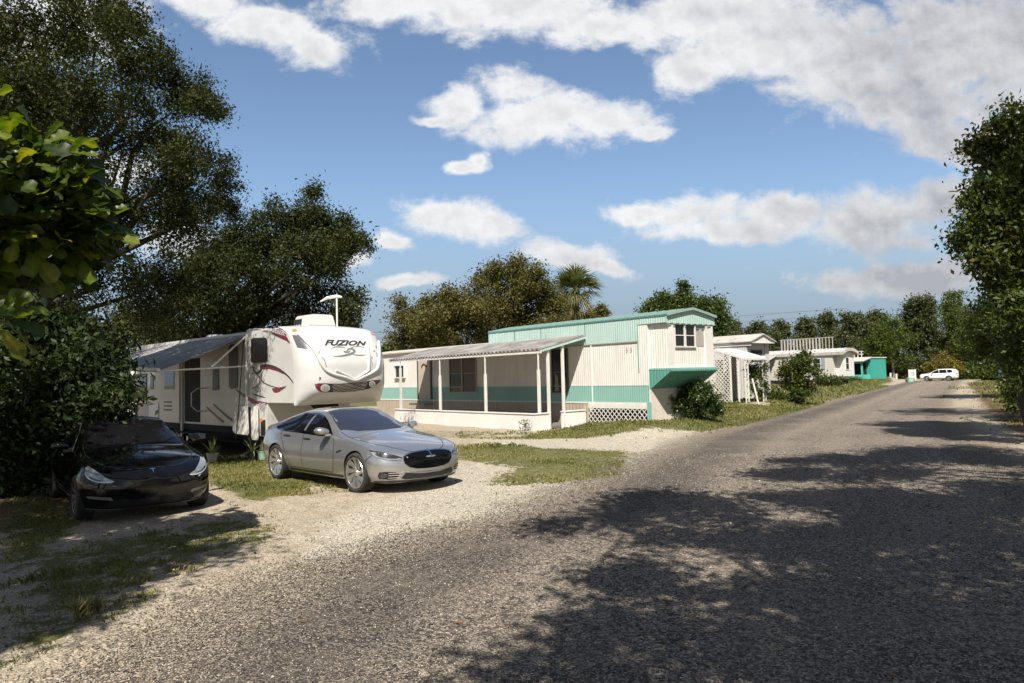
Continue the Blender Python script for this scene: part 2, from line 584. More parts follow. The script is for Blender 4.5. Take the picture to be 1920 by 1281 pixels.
LITTER = [([(7.6, 3), (8.3, 9), (9.6, 12.3), (15.2, 22.5), (21.8, 33.6), (33.2, 52), (52, 83), (70, 83), (45, 40), (26, 5), (10, 0)], 1.0, 1.0),
          ([(-9, 9.5), (-6.5, 10.0), (-7, 15.5), (-10.5, 21), (-20, 24), (-20, 8)], 0.85, 1.0),
          ([(-6, 17.5), (-2, 19.5), (-12, 30), (-20, 26), (-12, 20)], 0.8, 0.8)]


def mask_of(polys, P):
    m = np.zeros(len(P))
    for poly, w, soft in polys:
        d = poly_dist(poly, P)
        m = np.maximum(m, w * ss(d, -soft, soft))
    return m


def graded():
    fx = np.unique(np.concatenate([np.array([-3000, -1200, -500, -250, -150, -100, -75, -60, -50, -40, -32, -26, -21, -18, -16, -14.5]), np.arange(-13.5, -7, 0.4), np.arange(-7, 10, 0.16), np.arange(10, 30, 0.5),
                                   np.arange(30, 70, 1.5), np.array([75, 85, 100, 120, 150, 200, 300, 600, 1200, 3000])]))
    fy = np.unique(np.concatenate([np.array([-3000, -600, -200, -80, -40, -20, -10, -5, 0]), np.arange(1, 24, 0.16), np.arange(24, 48, 0.3), np.arange(48, 110, 1.2),
                                   np.array([115, 125, 140, 160, 200, 260, 400, 700, 1500, 3000])]))
    return fx, fy


fx, fy = graded()
GX, GY = np.meshgrid(fx, fy)
P2 = np.stack([GX.ravel(), GY.ravel()], 1)
near = (np.abs(P2[:, 0]) < 90) & (P2[:, 1] > -12) & (P2[:, 1] < 130)
gz = hz(P2[:, 0], P2[:, 1])
_rg = np.random.default_rng(3)


def vnoise(x, y, seed=0):
    """smooth value noise"""
    r = np.random.default_rng(seed).random((64, 64))
    xi = np.floor(x).astype(int); yi = np.floor(y).astype(int)
    fx_ = x - xi; fy_ = y - yi
    fx_ = fx_ * fx_ * (3 - 2 * fx_); fy_ = fy_ * fy_ * (3 - 2 * fy_)
    g = lambda a, b: r[a % 64, b % 64]
    return (g(xi, yi) * (1 - fx_) + g(xi + 1, yi) * fx_) * (1 - fy_) + (g(xi, yi + 1) * (1 - fx_) + g(xi + 1, yi + 1) * fx_) * fy_


def road_dist(x, y):
    """positive inside the road"""
    return np.minimum(x - np.interp(y, _LY, _LX), np.interp(y, _RY, _RX) - x)


gz = gz + near * (vnoise(P2[:, 0] * 0.9, P2[:, 1] * 0.9, 5) - 0.5) * 0.05 * ss(-road_dist(P2[:, 0], P2[:, 1]), 0.2, 1.6) * (P2[:, 1] < 60)
mg = np.zeros(len(P2)); mw = mg.copy(); ml = mg.copy()
mg[near] = mask_of(GRASS, P2[near]); mw[near] = mask_of(DIRT_W, P2[near]); ml[near] = mask_of(LITTER, P2[near])
mg[~near] = 0.9
nx, ny = len(fx), len(fy)
ii = (np.arange(ny - 1)[:, None] * nx + np.arange(nx - 1)[None, :]).ravel()
faces = np.stack([ii, ii + 1, ii + nx + 1, ii + nx], 1)
me = np_mesh('ground', np.stack([P2[:, 0], P2[:, 1], gz], 1), faces, {'grass': mg, 'pale': mw, 'litter': ml})
GROUND_BVH = None


def chips(nt, pos, scale):
    """stone chips: a random value per chip and a height"""
    v = nt.n('ShaderNodeTexVoronoi', feature='F1'); nt.l.new(pos, v.inputs['Vector']); v.inputs['Scale'].default_value = scale
    s = nt.n('ShaderNodeSeparateColor'); nt.l.new(v.outputs['Color'], s.inputs[0])
    return s.outputs[0], s.outputs[1], v.outputs['Distance']


m = bpy.data.materials.new('ground_soil'); m.use_nodes = True
nt = NT(m.node_tree); b = m.node_tree.nodes['Principled BSDF']
pos = nt.n('ShaderNodeNewGeometry').outputs['Position']
n1 = nt.noise(pos, 0.7, 8.0, 0.62); n2 = nt.noise(pos, 3.2, 8.0, 0.68); n3 = nt.noise(pos, 18.0, 6.0, 0.7)
c1, c1b, d1 = chips(nt, pos, 62.0)
sand = nt.ramp(n2, [(0.25, (0.21, 0.172, 0.128)), (0.5, (0.32, 0.272, 0.205)), (0.75, (0.40, 0.35, 0.275))])
grain = nt.lin(c1, 0.0, 1.0, 0.5, 1.5)
sg = nt.n('ShaderNodeVectorMath', operation='SCALE'); nt.l.new(sand, sg.inputs[0]); nt.l.new(grain, sg.inputs[3])
pale = nt.ramp(c1b, [(0.0, (0.12, 0.10, 0.075)), (0.25, (0.27, 0.235, 0.18)), (0.6, (0.38, 0.34, 0.27)), (1.0, (0.6, 0.56, 0.48))])
pm = nt.sstep(nt.math('ADD', nt.attr('pale'), nt.math('MULTIPLY', nt.math('SUBTRACT', n2, 0.5), 1.5)), 0.35, 0.75)
soil = nt.mix(pm, sg.outputs[0], pale)
litc = nt.ramp(n3, [(0.3, (0.05, 0.034, 0.02)), (0.55, (0.13, 0.09, 0.05)), (0.75, (0.26, 0.19, 0.11))])
lm = nt.sstep(nt.math('ADD', nt.attr('litter'), nt.math('MULTIPLY', nt.math('SUBTRACT', n2, 0.5), 1.4)), 0.4, 0.7)
soil = nt.mix(lm, soil, litc)
gcol = nt.ramp(n3, [(0.25, (0.05, 0.05, 0.014)), (0.5, (0.09, 0.093, 0.025)), (0.75, (0.16, 0.145, 0.06))])
gn = nt.math('ADD', nt.math('MULTIPLY', nt.math('SUBTRACT', n2, 0.5), 1.5), nt.math('MULTIPLY', nt.math('SUBTRACT', n3, 0.5), 0.8))
gm = nt.sstep(nt.math('ADD', nt.attr('grass'), gn), 0.47, 0.62)
col = nt.mix(nt.math('MULTIPLY', gm, 0.92), soil, gcol)
nt.l.new(col, b.inputs['Base Color'])
b.inputs['Roughness'].default_value = 0.95; b.inputs['Specular IOR Level'].default_value = 0.15
h = nt.math('ADD', nt.math('MULTIPLY', n3, 0.6), nt.math('MULTIPLY', nt.math('SUBTRACT', 0.6, d1), 0.35))
nt.l.new(nt.bump(h, 0.75, 0.03), b.inputs['Normal'])
ground = link_mesh('ground', me, m, None, True)
tag(ground, kind='structure')

# road: worn chip-seal laid 6 mm over the ground, its edge breaking up into loose gravel
ys = np.concatenate([np.arange(1.5, 30, 0.25), np.arange(30, 100.1, 1.0)])
NS = 36
V = []; E = []; MID = []
for y in ys:
    xl = np.interp(y, _LY, _LX) - 1.5; xr = np.interp(y, _RY, _RX) + 1.2
    for k in range(NS):
        t = k / (NS - 1); x = xl + (xr - xl) * t
        V.append((x, y, 0.0)); E.append(float(road_dist(np.array([x]), np.array([y]))[0]))
        MID.append(float(x - np.interp(y, _LY, _LX)))
V = np.array(V); V[:, 2] = hz(V[:, 0], V[:, 1]) + 0.006
nr = len(ys)
ii = (np.arange(nr - 1)[:, None] * NS + np.arange(NS - 1)[None, :]).ravel()
me = np_mesh('road', V, np.stack([ii, ii + 1, ii + NS + 1, ii + NS], 1), {'edge': np.array(E), 'across': np.array(MID)})
m = bpy.data.materials.new('chip_seal'); m.use_nodes = True
nt = NT(m.node_tree); b = m.node_tree.nodes['Principled BSDF']; out = m.node_tree.nodes['Material Output']
pos = nt.n('ShaderNodeNewGeometry').outputs['Position']
warpn = nt.noise(pos, 1.1, 7.0, 0.65); w2 = nt.noise(pos, 0.35, 4.0, 0.5); w3 = nt.noise(pos, 6.0, 6.0, 0.7)
cA, cB, dA = chips(nt, pos, 68.0)
cC, cD, dC = chips(nt, pos, 29.0)
base = nt.ramp(cA, [(0.0, (0.029, 0.023, 0.019)), (0.3, (0.102, 0.082, 0.066)), (0.55, (0.23, 0.188, 0.15)), (0.8, (0.37, 0.308, 0.245)), (1.0, (0.56, 0.49, 0.40))])
big = nt.ramp(cC, [(0.0, (0.03, 0.027, 0.025)), (0.6, (0.14, 0.122, 0.10)), (1.0, (0.38, 0.34, 0.28))])
base = nt.mix(nt.sstep(cD, 0.72, 0.78), base, big)
# bare dark bitumen along the worn inner edge, paler dusty chips in the wheel tracks
acr = nt.math('ADD', nt.attr('across'), nt.math('MULTIPLY', nt.math('SUBTRACT', warpn, 0.5), 1.6))
band = nt.math('MULTIPLY', nt.sstep(acr, 0.25, 0.9), nt.sstep(acr, 2.5, 1.3))
dark = nt.math('ADD', nt.math('MULTIPLY', band, 0.8), nt.math('MULTIPLY', nt.sstep(w2, 0.5, 0.72), 0.3), clamp=True)
base = nt.mix(dark, base, nt.mix(0.65, base, (0.028, 0.026, 0.027)))
dust = nt.math('MULTIPLY', nt.sstep(nt.noise(pos, 0.55, 6.0, 0.6), 0.45, 0.7), 0.38)
base = nt.mix(dust, base, (0.27, 0.222, 0.176))
a0 = nt.math('ADD', nt.attr('across'), nt.math('MULTIPLY', nt.math('SUBTRACT', w2, 0.5), 1.2))
trk = None
for c_ in (2.6, 4.2, 6.2, 7.8):                              # wheel tracks polished paler along the road
    t_ = nt.sstep(nt.math('ABSOLUTE', nt.math('SUBTRACT', a0, c_)), 0.5, 0.1)
    trk = t_ if trk is None else nt.math('MAXIMUM', trk, t_)
base = nt.mix(nt.math('MULTIPLY', trk, 0.3), base, nt.mix(0.5, base, (0.36, 0.30, 0.24)))
nt.l.new(base, b.inputs['Base Color'])
b.inputs['Roughness'].default_value = 0.9; b.inputs['Specular IOR Level'].default_value = 0.25
nt.l.new(nt.bump(nt.math('ADD', nt.math('SUBTRACT', 0.6, dA), nt.math('MULTIPLY', cA, 0.5)), 0.9, 0.02), b.inputs['Normal'])
ed = nt.math('ADD', nt.attr('edge'), nt.math('ADD', nt.math('MULTIPLY', nt.math('SUBTRACT', warpn, 0.5), 1.5), nt.math('MULTIPLY', nt.math('SUBTRACT', cB, 0.5), 1.9)))
vis = nt.math('GREATER_THAN', ed, -0.12)
tr = nt.n('ShaderNodeBsdfTransparent')
mx = nt.n('ShaderNodeMixShader'); nt.l.new(vis, mx.inputs[0]); nt.l.new(tr.outputs[0], mx.inputs[1]); nt.l.new(b.outputs[0], mx.inputs[2])
nt.l.new(mx.outputs[0], out.inputs[0])
road = link_mesh('road', me, m, None, True)
tag(road, kind='structure')


def in_mask(polys, P, thr_seed=7):
    g = mask_of(polys, P)
    n = (vnoise(P[:, 0] * 3.1, P[:, 1] * 3.1, thr_seed) - 0.5) * 0.9 + (vnoise(P[:, 0] * 9, P[:, 1] * 9, thr_seed + 1) - 0.5) * 0.6
    return g + n


# loose stone chips lying on the near road and its shoulder
rs = np.random.default_rng(17)
n = 150000
yy = 4.4 + 13.0 * rs.random(n) ** 1.7; xx = rs.uniform(-4.5, 11, n)
rd = road_dist(xx, yy)
keep = (rs.random(n) < np.where(rd > 0, .5, .55 * np.exp(np.minimum(rd, 0) / .8) + .03)) & (np.abs(xx) < yy * .76)
xx, yy = xx[keep], yy[keep]; n = len(xx)
sz = rs.uniform(.004, .0095, n) * (1 + .05 * (yy - 4))
big = rs.random(n) < .02; sz[big] *= 1.9
oc_ = np.array([(1, 0, 0), (-1, 0, 0), (0, 1, 0), (0, -1, 0), (0, 0, 1), (0, 0, -.4)], float)
V = oc_[None] * rs.uniform(.6, 1.25, (n, 6, 1)) + rs.normal(size=(n, 6, 3)) * .12
ang = rs.uniform(0, 6.28, n); ca, sa = np.cos(ang)[:, None], np.sin(ang)[:, None]
V = np.stack([V[:, :, 0] * ca - V[:, :, 1] * sa, V[:, :, 0] * sa + V[:, :, 1] * ca, V[:, :, 2] * .75], 2) * sz[:, None, None]
V += np.stack([xx, yy, hz(xx, yy) + .008 + sz * .2], 1)[:, None, :]
F = np.array([(0, 2, 4), (2, 1, 4), (1, 3, 4), (3, 0, 4), (2, 0, 5), (1, 2, 5), (3, 1, 5), (0, 3, 5)])
me = np_mesh('gravel', V.reshape(-1, 3), (F[None] + (np.arange(n) * 6)[:, None, None]).reshape(-1, 3), {'rnd': np.repeat(rs.random(n), 6)})
o = link_mesh('gravel', me, leaf_mat('stone_chip', [(0.0, (0.03, 0.026, 0.023)), (0.3, (0.10, 0.085, 0.07)), (0.6, (0.2, 0.172, 0.142)), (0.85, (0.34, 0.3, 0.25)), (1.0, (0.55, 0.5, 0.43))], 0.0, 0.9))
tag(o, 'loose pale and dark stone chips scattered over the near road', 'gravel', kind='stuff')

# grass: thin blades wherever the lawn mask is dense enough
def blades(n, xr, yr, hrange, wid, seed, thr=0.5):
    r = np.random.default_rng(seed)
    P = np.stack([r.uniform(*xr, n), r.uniform(*yr, n)], 1)
    P = P[in_mask(GRASS, P) > thr]
    P = P[road_dist(P[:, 0], P[:, 1]) < 0.05]
    n = len(P)
    a = r.uniform(0, 2 * math.pi, n); lean = r.uniform(0.1, 0.9, n)
    h = r.uniform(*hrange, n) * (0.6 + 0.8 * vnoise(P[:, 0] * 1.3, P[:, 1] * 1.3, 11))
    z = hz(P[:, 0], P[:, 1])
    bx = np.cos(a + 1.57) * wid / 2; by = np.sin(a + 1.57) * wid / 2
    lx = np.cos(a) * h * lean; ly = np.sin(a) * h * lean
    v = np.empty((n, 4, 3))
    v[:, 0] = np.stack([P[:, 0] - bx, P[:, 1] - by, z - 0.01], 1)
    v[:, 1] = np.stack([P[:, 0] + bx, P[:, 1] + by, z - 0.01], 1)
    v[:, 2] = np.stack([P[:, 0] + bx * 0.7 + lx * 0.45, P[:, 1] + by * 0.7 + ly * 0.45, z + h * 0.62], 1)
    v[:, 3] = np.stack([P[:, 0] + lx, P[:, 1] + ly, z + h * (1 - 0.45 * lean)], 1)
    col = np.clip(0.55 * vnoise(P[:, 0] * 0.8, P[:, 1] * 0.8, 21) + 0.45 * r.random(n), 0, 1)
    return v, np.repeat(col, 4)


parts = [blades(75000, (-8, 1), (4, 13), (0.02, 0.065), 0.009, 1, 0.56),
         blades(90000, (-9, 8), (12.5, 22), (0.02, 0.06), 0.016, 2, 0.53),
         blades(90000, (-2, 18), (20, 42), (0.03, 0.10), 0.03, 3, 0.5),
         blades(60000, (8, 60), (36, 104), (0.06, 0.2), 0.09, 4, 0.5),
         blades(30000, (8, 26), (6, 40), (0.04, 0.12), 0.025, 5, 0.56)]
V = np.concatenate([p[0].reshape(-1, 3) for p in parts]); C = np.concatenate([p[1] for p in parts])
me = np_mesh('grass', V, np.arange(len(V)).reshape(-1, 4), {'rnd': C})
grass = link_mesh('grass', me, leaf_mat('grass_blade', [(0.1, (0.045, 0.06, 0.01)), (0.4, (0.09, 0.105, 0.019)), (0.62, (0.165, 0.155, 0.038)), (0.9, (0.30, 0.24, 0.11))], 0.25, 0.6))
tag(grass, 'short patchy green and straw coloured grass beside the gravel road', 'grass', kind='stuff')

# fallen leaves and twigs on the dirt
r = np.random.default_rng(8)
P = np.stack([r.uniform(-9, 26, 60000), r.uniform(4, 40, 60000)], 1)
P = P[(in_mask(LITTER, P, 31) > 0.62) | (r.random(len(P)) < 0.012)]
n = len(P)
a = r.uniform(0, 6.28, n); s = r.uniform(0.015, 0.05, n)
z = hz(P[:, 0], P[:, 1]) + 0.012
ca, sa = np.cos(a) * s, np.sin(a) * s
t1 = r.uniform(-0.4, 0.6, n) * s
V = np.empty((n, 4, 3))
V[:, 0] = np.stack([P[:, 0] - ca, P[:, 1] - sa, z], 1)
V[:, 1] = np.stack([P[:, 0] + sa * 0.45, P[:, 1] - ca * 0.45, z + t1 * 0.5], 1)
V[:, 2] = np.stack([P[:, 0] + ca, P[:, 1] + sa, z + np.abs(t1)], 1)
V[:, 3] = np.stack([P[:, 0] - sa * 0.45, P[:, 1] + ca * 0.45, z], 1)
me = np_mesh('leaf_litter', V.reshape(-1, 3), np.arange(4 * n).reshape(-1, 4), {'rnd': np.repeat(r.random(n), 4)})
o = link_mesh('leaf_litter', me, leaf_mat('dry_leaf', [(0.0, (0.06, 0.035, 0.016)), (0.5, (0.17, 0.1, 0.04)), (0.9, (0.34, 0.24, 0.12))], 0.1, 0.8))
tag(o, 'dry brown fallen leaves scattered under the trees', 'leaves', kind='stuff')

# ------------------------------------------------------------------ cars
def curve(keys):
    """smooth (monotone cubic) function through (x, value) keys"""
    xs = np.array([k[0] for k in keys], float); ysv = np.array([k[1] for k in keys], float)
    o = np.argsort(xs); xs = xs[o]; ysv = ysv[o]
    h = np.diff(xs); d = np.diff(ysv) / h
    mm = np.zeros(len(xs)); mm[0] = d[0]; mm[-1] = d[-1]
    for i in range(1, len(xs) - 1):
        if d[i - 1] * d[i] > 0:
            w1 = 2 * h[i] + h[i - 1]; w2 = h[i] + 2 * h[i - 1]
            mm[i] = (w1 + w2) / (w1 / d[i - 1] + w2 / d[i])
    def f(x):
        x = float(min(max(x, xs[0]), xs[-1]))
        i = int(min(max(np.searchsorted(xs, x) - 1, 0), len(xs) - 2))
        t = (x - xs[i]) / h[i]
        return (ysv[i] * (1 + 2 * t) * (1 - t) ** 2 + h[i] * mm[i] * t * (1 - t) ** 2 + ysv[i + 1] * t * t * (3 - 2 * t) + h[i] * mm[i + 1] * t * t * (t - 1))
    return f


def car_body_bm(S):
    """one skin lofted through cross sections along the car; returns bmesh"""
    xn, xt = S['nose'], S['tail']
    zb, zm, zs, zr, zt = (curve(S[k]) for k in ('zb', 'zm', 'zs', 'zr', 'zt'))
    wb, wm, ws, wr, cab = (curve(S[k]) for k in ('wb', 'wm', 'ws', 'wr', 'cab'))
    ln, lt = S['nose_len'], S['tail_len']
    def plan(x):
        f = 1.0
        if x > xn - ln:
            t = (x - (xn - ln)) / ln; f *= max(0.0, 1 - t ** S['nose_p']) ** 0.5
        if x < xt + lt:
            t = ((xt + lt) - x) / lt; f *= max(0.0, 1 - t ** S['tail_p']) ** 0.5
        return f
    th = np.linspace(0, 1, 16)
    xsn = [xn - ln * (1 - math.sin(t * math.pi / 2)) for t in th]
    xst = [xt + lt * (1 - math.sin(t * math.pi / 2)) for t in th]
    mid = list(np.linspace(xt + lt, xn - ln, 78))[1:-1]
    xs = sorted(xsn + xst + mid)
    rings = []
    for x in xs:
        f = max(plan(x), 0.004)
        B, M_, Sh, R_, T = zb(x), zm(x), zs(x), zr(x), zt(x)
        b, m_, s, r = wb(x) * f, wm(x) * f, ws(x) * f, wr(x) * f
        k = cab(x)
        pts = [(0, B), (b * 0.5, B), (b * 0.9, B + 0.004), (b, B + 0.03)]
        lowz = curve([(B + 0.03, b), (B + (M_ - B) * 0.45, b + (m_ - b) * 0.72), (M_, m_), ((M_ + Sh) / 2, (m_ * 0.62 + s * 0.38)), (Sh, s)])
        for t in np.linspace(0, 1, 15)[1:]:
            z = B + 0.03 + (Sh - B - 0.03) * t
            pts.append((lowz(z), z))
        # shoulder to roof rail: straight tumblehome in the cabin, rounded wing top ahead and behind
        for t in np.linspace(0, 1, 11)[1:]:
            straight = (s + (r - s) * t - 0.035 * math.sin(math.pi * t) * -1.0, Sh + (R_ - Sh) * t)
            c = (s * 0.992, Sh + (R_ - Sh) * 0.86)
            q = ((1 - t) ** 2 * s + 2 * t * (1 - t) * c[0] + t * t * r, (1 - t) ** 2 * Sh + 2 * t * (1 - t) * c[1] + t * t * R_)
            pts.append((straight[0] * k + q[0] * (1 - k), straight[1] * k + q[1] * (1 - k)))
        for t in np.linspace(0, 1, 10)[1:]:
            y = r * (1 - t)
            e = 2.0 + 1.0 * k
            pts.append((y, R_ + (T - R_) * (1 - (1 - t) ** e)))
        ring = [(x, -y, z) for (y, z) in pts] + [(x, y, z) for (y, z) in pts[-2:0:-1]]
        rings.append(ring)
    n = len(rings[0])
    bm = bmesh.new()
    vv = [[bm.verts.new(p) for p in ring] for ring in rings]
    for i in range(len(rings) - 1):
        for k in range(n):
            bm.faces.new((vv[i][k], vv[i][(k + 1) % n], vv[i + 1][(k + 1) % n], vv[i + 1][k]))
    bm.faces.new(vv[0][::-1]); bm.faces.new(vv[-1])
    bmesh.ops.recalc_face_normals(bm, faces=bm.faces)
    return bm


def cut(obj_me_bm, cutters, name, matA, matB):
    """boolean difference of a body and wheel wells"""
    me = bpy.data.meshes.new('tmp'); obj_me_bm.to_mesh(me)
    o = bpy.data.objects.new('tmp', me); COL.objects.link(o)
    me.materials.append(matA); me.materials.append(matB)
    tmp = []
    for mb in cutters:
        mc = bpy.data.meshes.new('tmpc'); mc.from_pydata(mb.v, [], mb.f)
        bm = bmesh.new(); bm.from_mesh(mc); bmesh.ops.recalc_face_normals(bm, faces=bm.faces); bm.to_mesh(mc); bm.free()
        mc.materials.append(matB)
        oc = bpy.data.objects.new('tmpc', mc); COL.objects.link(oc)
        md = o.modifiers.new('b', 'BOOLEAN'); md.operation = 'DIFFERENCE'; md.object = oc; md.solver = 'EXACT'; md.material_mode = 'TRANSFER'
        tmp.append(oc)
    dg = bpy.context.evaluated_depsgraph_get(); dg.update()
    res = bpy.data.meshes.new_from_object(o.evaluated_get(dg))
    res.name = name
    for t in tmp:
        mm = t.data; bpy.data.objects.remove(t); bpy.data.meshes.remove(mm)
    bpy.data.objects.remove(o); bpy.data.meshes.remove(me)
    return res


CARPAINT = {}


def paint(name, color, metal, rough, flake=0.0, dusty=0.0, coat=1.0):
    if name in MATS: return MATS[name]
    m = bpy.data.materials.new(name); m.use_nodes = True
    nt = NT(m.node_tree); b = m.node_tree.nodes['Principled BSDF']
    oc = nt.n('ShaderNodeTexCoord').outputs['Object']
    b.inputs['Metallic'].default_value = metal; b.inputs['Roughness'].default_value = rough
    b.inputs['Coat Weight'].default_value = coat; b.inputs['Coat Roughness'].default_value = 0.03
    c = nt.mix(nt.math('MULTIPLY', nt.noise(oc, 900.0, 1.0), flake), color, tuple(min(1, k * 1.5) for k in color))
    if dusty > 0:
        s = nt.n('ShaderNodeSeparateXYZ'); nt.l.new(oc, s.inputs[0])
        low = nt.sstep(s.outputs[2], 0.75, 0.2)
        dn = nt.math('MULTIPLY', nt.math('MULTIPLY', nt.noise(oc, 5.0, 6.0, 0.65), low), dusty)
        c = nt.mix(dn, c, (0.35, 0.31, 0.25))
        nt.l.new(nt.lin(dn, 0, 0.5, rough, 0.6), b.inputs['Roughness'])
    nt.l.new(c, b.inputs['Base Color'])
    MATS[name] = m
    return m


M_BLACK = mat('black_trim', (0.012, 0.012, 0.013), 0.45)
M_WELL = mat('wheel_well', (0.006, 0.006, 0.006), 0.95)
M_TYRE = mat('tyre_rubber', (0.018, 0.017, 0.016), 0.85, dirt=0.35, dirt_col=(0.2, 0.17, 0.13), dirt_scale=6)
M_RIM = mat('rim_alloy', (0.62, 0.61, 0.6), 0.28, 0.85, dirt=0.25, dirt_col=(0.25, 0.22, 0.18))
M_DISC = mat('brake_steel', (0.12, 0.115, 0.11), 0.5, 0.6)
M_CHROME = mat('chrome', (0.8, 0.8, 0.8), 0.08, 1.0)
M_GLASS = paint('dark_glass', (0.006, 0.006, 0.007), 0.0, 0.03, coat=0.0)
M_GLASS_TINT = paint('windscreen_glass', (0.03, 0.029, 0.04), 0.25, 0.05)
M_LENS = mat('lamp_lens', (0.45, 0.47, 0.5), 0.12, 0.5, coat=1.0)
M_LENS_DARK = mat('lamp_inner', (0.05, 0.052, 0.058), 0.15, 0.4, coat=1.0)
M_AMBER = mat('amber_lens', (0.75, 0.2, 0.02), 0.25, coat=0.8)
M_RED = mat('red_lens', (0.35, 0.012, 0.01), 0.2, coat=1.0)
M_GREYTRIM = mat('grey_trim', (0.16, 0.16, 0.165), 0.35, 0.3)


def wheel_parts(parent, x, y, r, w, rim_r, spokes, style, side, rim_mat):
    """tyre > rim, brake_disc ; side -1: outer face towards -Y"""
    mb = MB()
    o = side * w / 2
    prof = [(rim_r, o * 0.86), (rim_r + 0.012, o * 0.97), (rim_r + 0.35 * (r - rim_r), o * 1.04), (r - 0.022, o * 0.96), (r - 0.006, o * 0.86), (r, o * 0.7), (r, -o * 0.7), (r - 0.006, -o * 0.86), (r - 0.03, -o), (rim_r, -o * 0.9), (rim_r, o * 0.86)]
    mb.lathe(prof, 44, 'Y')
    ty = mb.build('wheel', M_TYRE, parent, True, 50)
    ty.location = (x, y, r)
    rb = MB()
    rb.lathe([(rim_r * 0.995, o * 0.9), (rim_r * 0.975, o * 0.97), (rim_r * 0.93, o * 0.93), (rim_r * 0.915, o * 0.6), (rim_r * 0.88, -o * 0.3)], 44, 'Y')
    R = rim_r * 0.95
    for k in range(spokes):
        a = 2 * math.pi * k / spokes
        ca, sa = math.cos(a), math.sin(a)
        if style == 'turbine':
            tw = 0.30                                             # blades swept round the hub, flared to the rim
            pol = [(0.045, -0.016, 0.62), (0.30 * R + 0.045, -0.022, 0.74), (R, 0.30 * R - 0.052, 0.93), (R, 0.30 * R + 0.052, 0.93), (0.30 * R + 0.03, 0.035, 0.66), (0.045, 0.016, 0.58)]
        else:
            pol = [(0.04, -0.026, 0.72), (0.5 * R, -0.026, 0.8), (R, -0.036, 0.92), (R, 0.036, 0.92), (0.5 * R, 0.026, 0.8), (0.04, 0.026, 0.72)]
        top = []; bot = []
        for (px, pz, d) in pol:
            X = px * ca - pz * sa; Z = px * sa + pz * ca
            top.append((X, o * d, Z)); bot.append((X, o * (d - 0.22), Z))
        n = len(pol)
        rb.raw(top + bot, [tuple(range(n)), tuple(range(2 * n - 1, n - 1, -1))] + [(i, (i + 1) % n, (i + 1) % n + n, i + n) for i in range(n)])
    rb.lathe([(0.0, o * 0.84), (0.034, o * 0.84), (0.05, o * 0.76), (0.06, o * 0.5), (0.0, o * 0.5)], 20, 'Y')
    rb.build('rim', rim_mat, ty, True, 30)
    db = MB()
    db.lathe([(0.0, o * 0.25), (rim_r * 0.80, o * 0.25), (rim_r * 0.80, o * 0.12), (0.0, o * 0.12)], 28, 'Y')
    db.build('brake_disc', M_DISC, ty, True, 30)
    return ty


def build_car(root, S, pm, rim_mat, style, glass=M_GLASS, wind=M_GLASS_TINT):
    bm = car_body_bm(S)
    bvh = BVHTree.FromBMesh(bm)
    arch = S['arch']
    cutters = []
    for x in (S['wbase'] / 2, -S['wbase'] / 2):
        for sgn in (-1, 1):
            mb = MB()
            y0 = sgn * 1.2; y1 = sgn * (S['track'] / 2 - 0.16)
            n = 40
            vs = [(x + arch * math.cos(2 * math.pi * k / n), y0, S['wr_'] + 0.005 + arch * math.sin(2 * math.pi * k / n)) for k in range(n)] + \
                 [(x + arch * math.cos(2 * math.pi * k / n), y1, S['wr_'] + 0.005 + arch * math.sin(2 * math.pi * k / n)) for k in range(n)]
            mb.raw(vs, [tuple(range(n)), tuple(range(2 * n - 1, n - 1, -1))] + [(i, (i + 1) % n, (i + 1) % n + n, i + n) for i in range(n)])
            cutters.append(mb)
    me = cut(bm, cutters, 'body', pm, M_WELL)
    bm.free()
    body = link_mesh('body', me, None, root, True, 38)
    for x in (S['wbase'] / 2, -S['wbase'] / 2):
        for sgn in (-1, 1):
            wheel_parts(root, x, sgn * (S['track'] / 2), S['wr_'], S['tw'], S['rim_r'], S['spokes'], style, sgn, rim_mat)
    return bvh, body


def both(bvh, outl, name, m, parent, **kw):
    a = decal(bvh, outl, SIDE_R, name, m, parent, **kw)
    b = decal(bvh, outl, SIDE_L, name, m, parent, **kw)
    return a, b


def mirror_y(outl): return [(a, -b) if True else 0 for a, b in outl]


def door_mirror(root, x, y, z, m, size=1.0, sgn=-1):
    mb = MB()
    prof = [(-0.085, 0.0), (-0.07, 0.065), (0.0, 0.085), (0.075, 0.06), (0.105, 0.02), (0.075, -0.04), (-0.03, -0.055), (-0.08, -0.04)]
    rings = []
    for t, s in ((0.0, 0.72), (0.06, 0.95), (0.14, 1.0), (0.2, 0.85), (0.235, 0.45)):
        rings.append([(x + px * s * size - t * 0.25, y + sgn * (0.05 + t) * size, z + pz * s * size + 0.06 + t * 0.12) for px, pz in prof])
    n = len(prof)
    vs = [p for r_ in rings for p in r_]
    fs = [(i * n + k, i * n + (k + 1) % n, (i + 1) * n + (k + 1) % n, (i + 1) * n + k) for i in range(len(rings) - 1) for k in range(n)]
    fs += [tuple(range(n - 1, -1, -1)), tuple((len(rings) - 1) * n + k for k in range(n))]
    mb.raw(vs, fs)
    mb.box(x - 0.03, x + 0.05, min(y, y + sgn * 0.12), max(y, y + sgn * 0.12), z - 0.01, z + 0.03)
    return mb.build('door_mirror', m, root, True, 60)


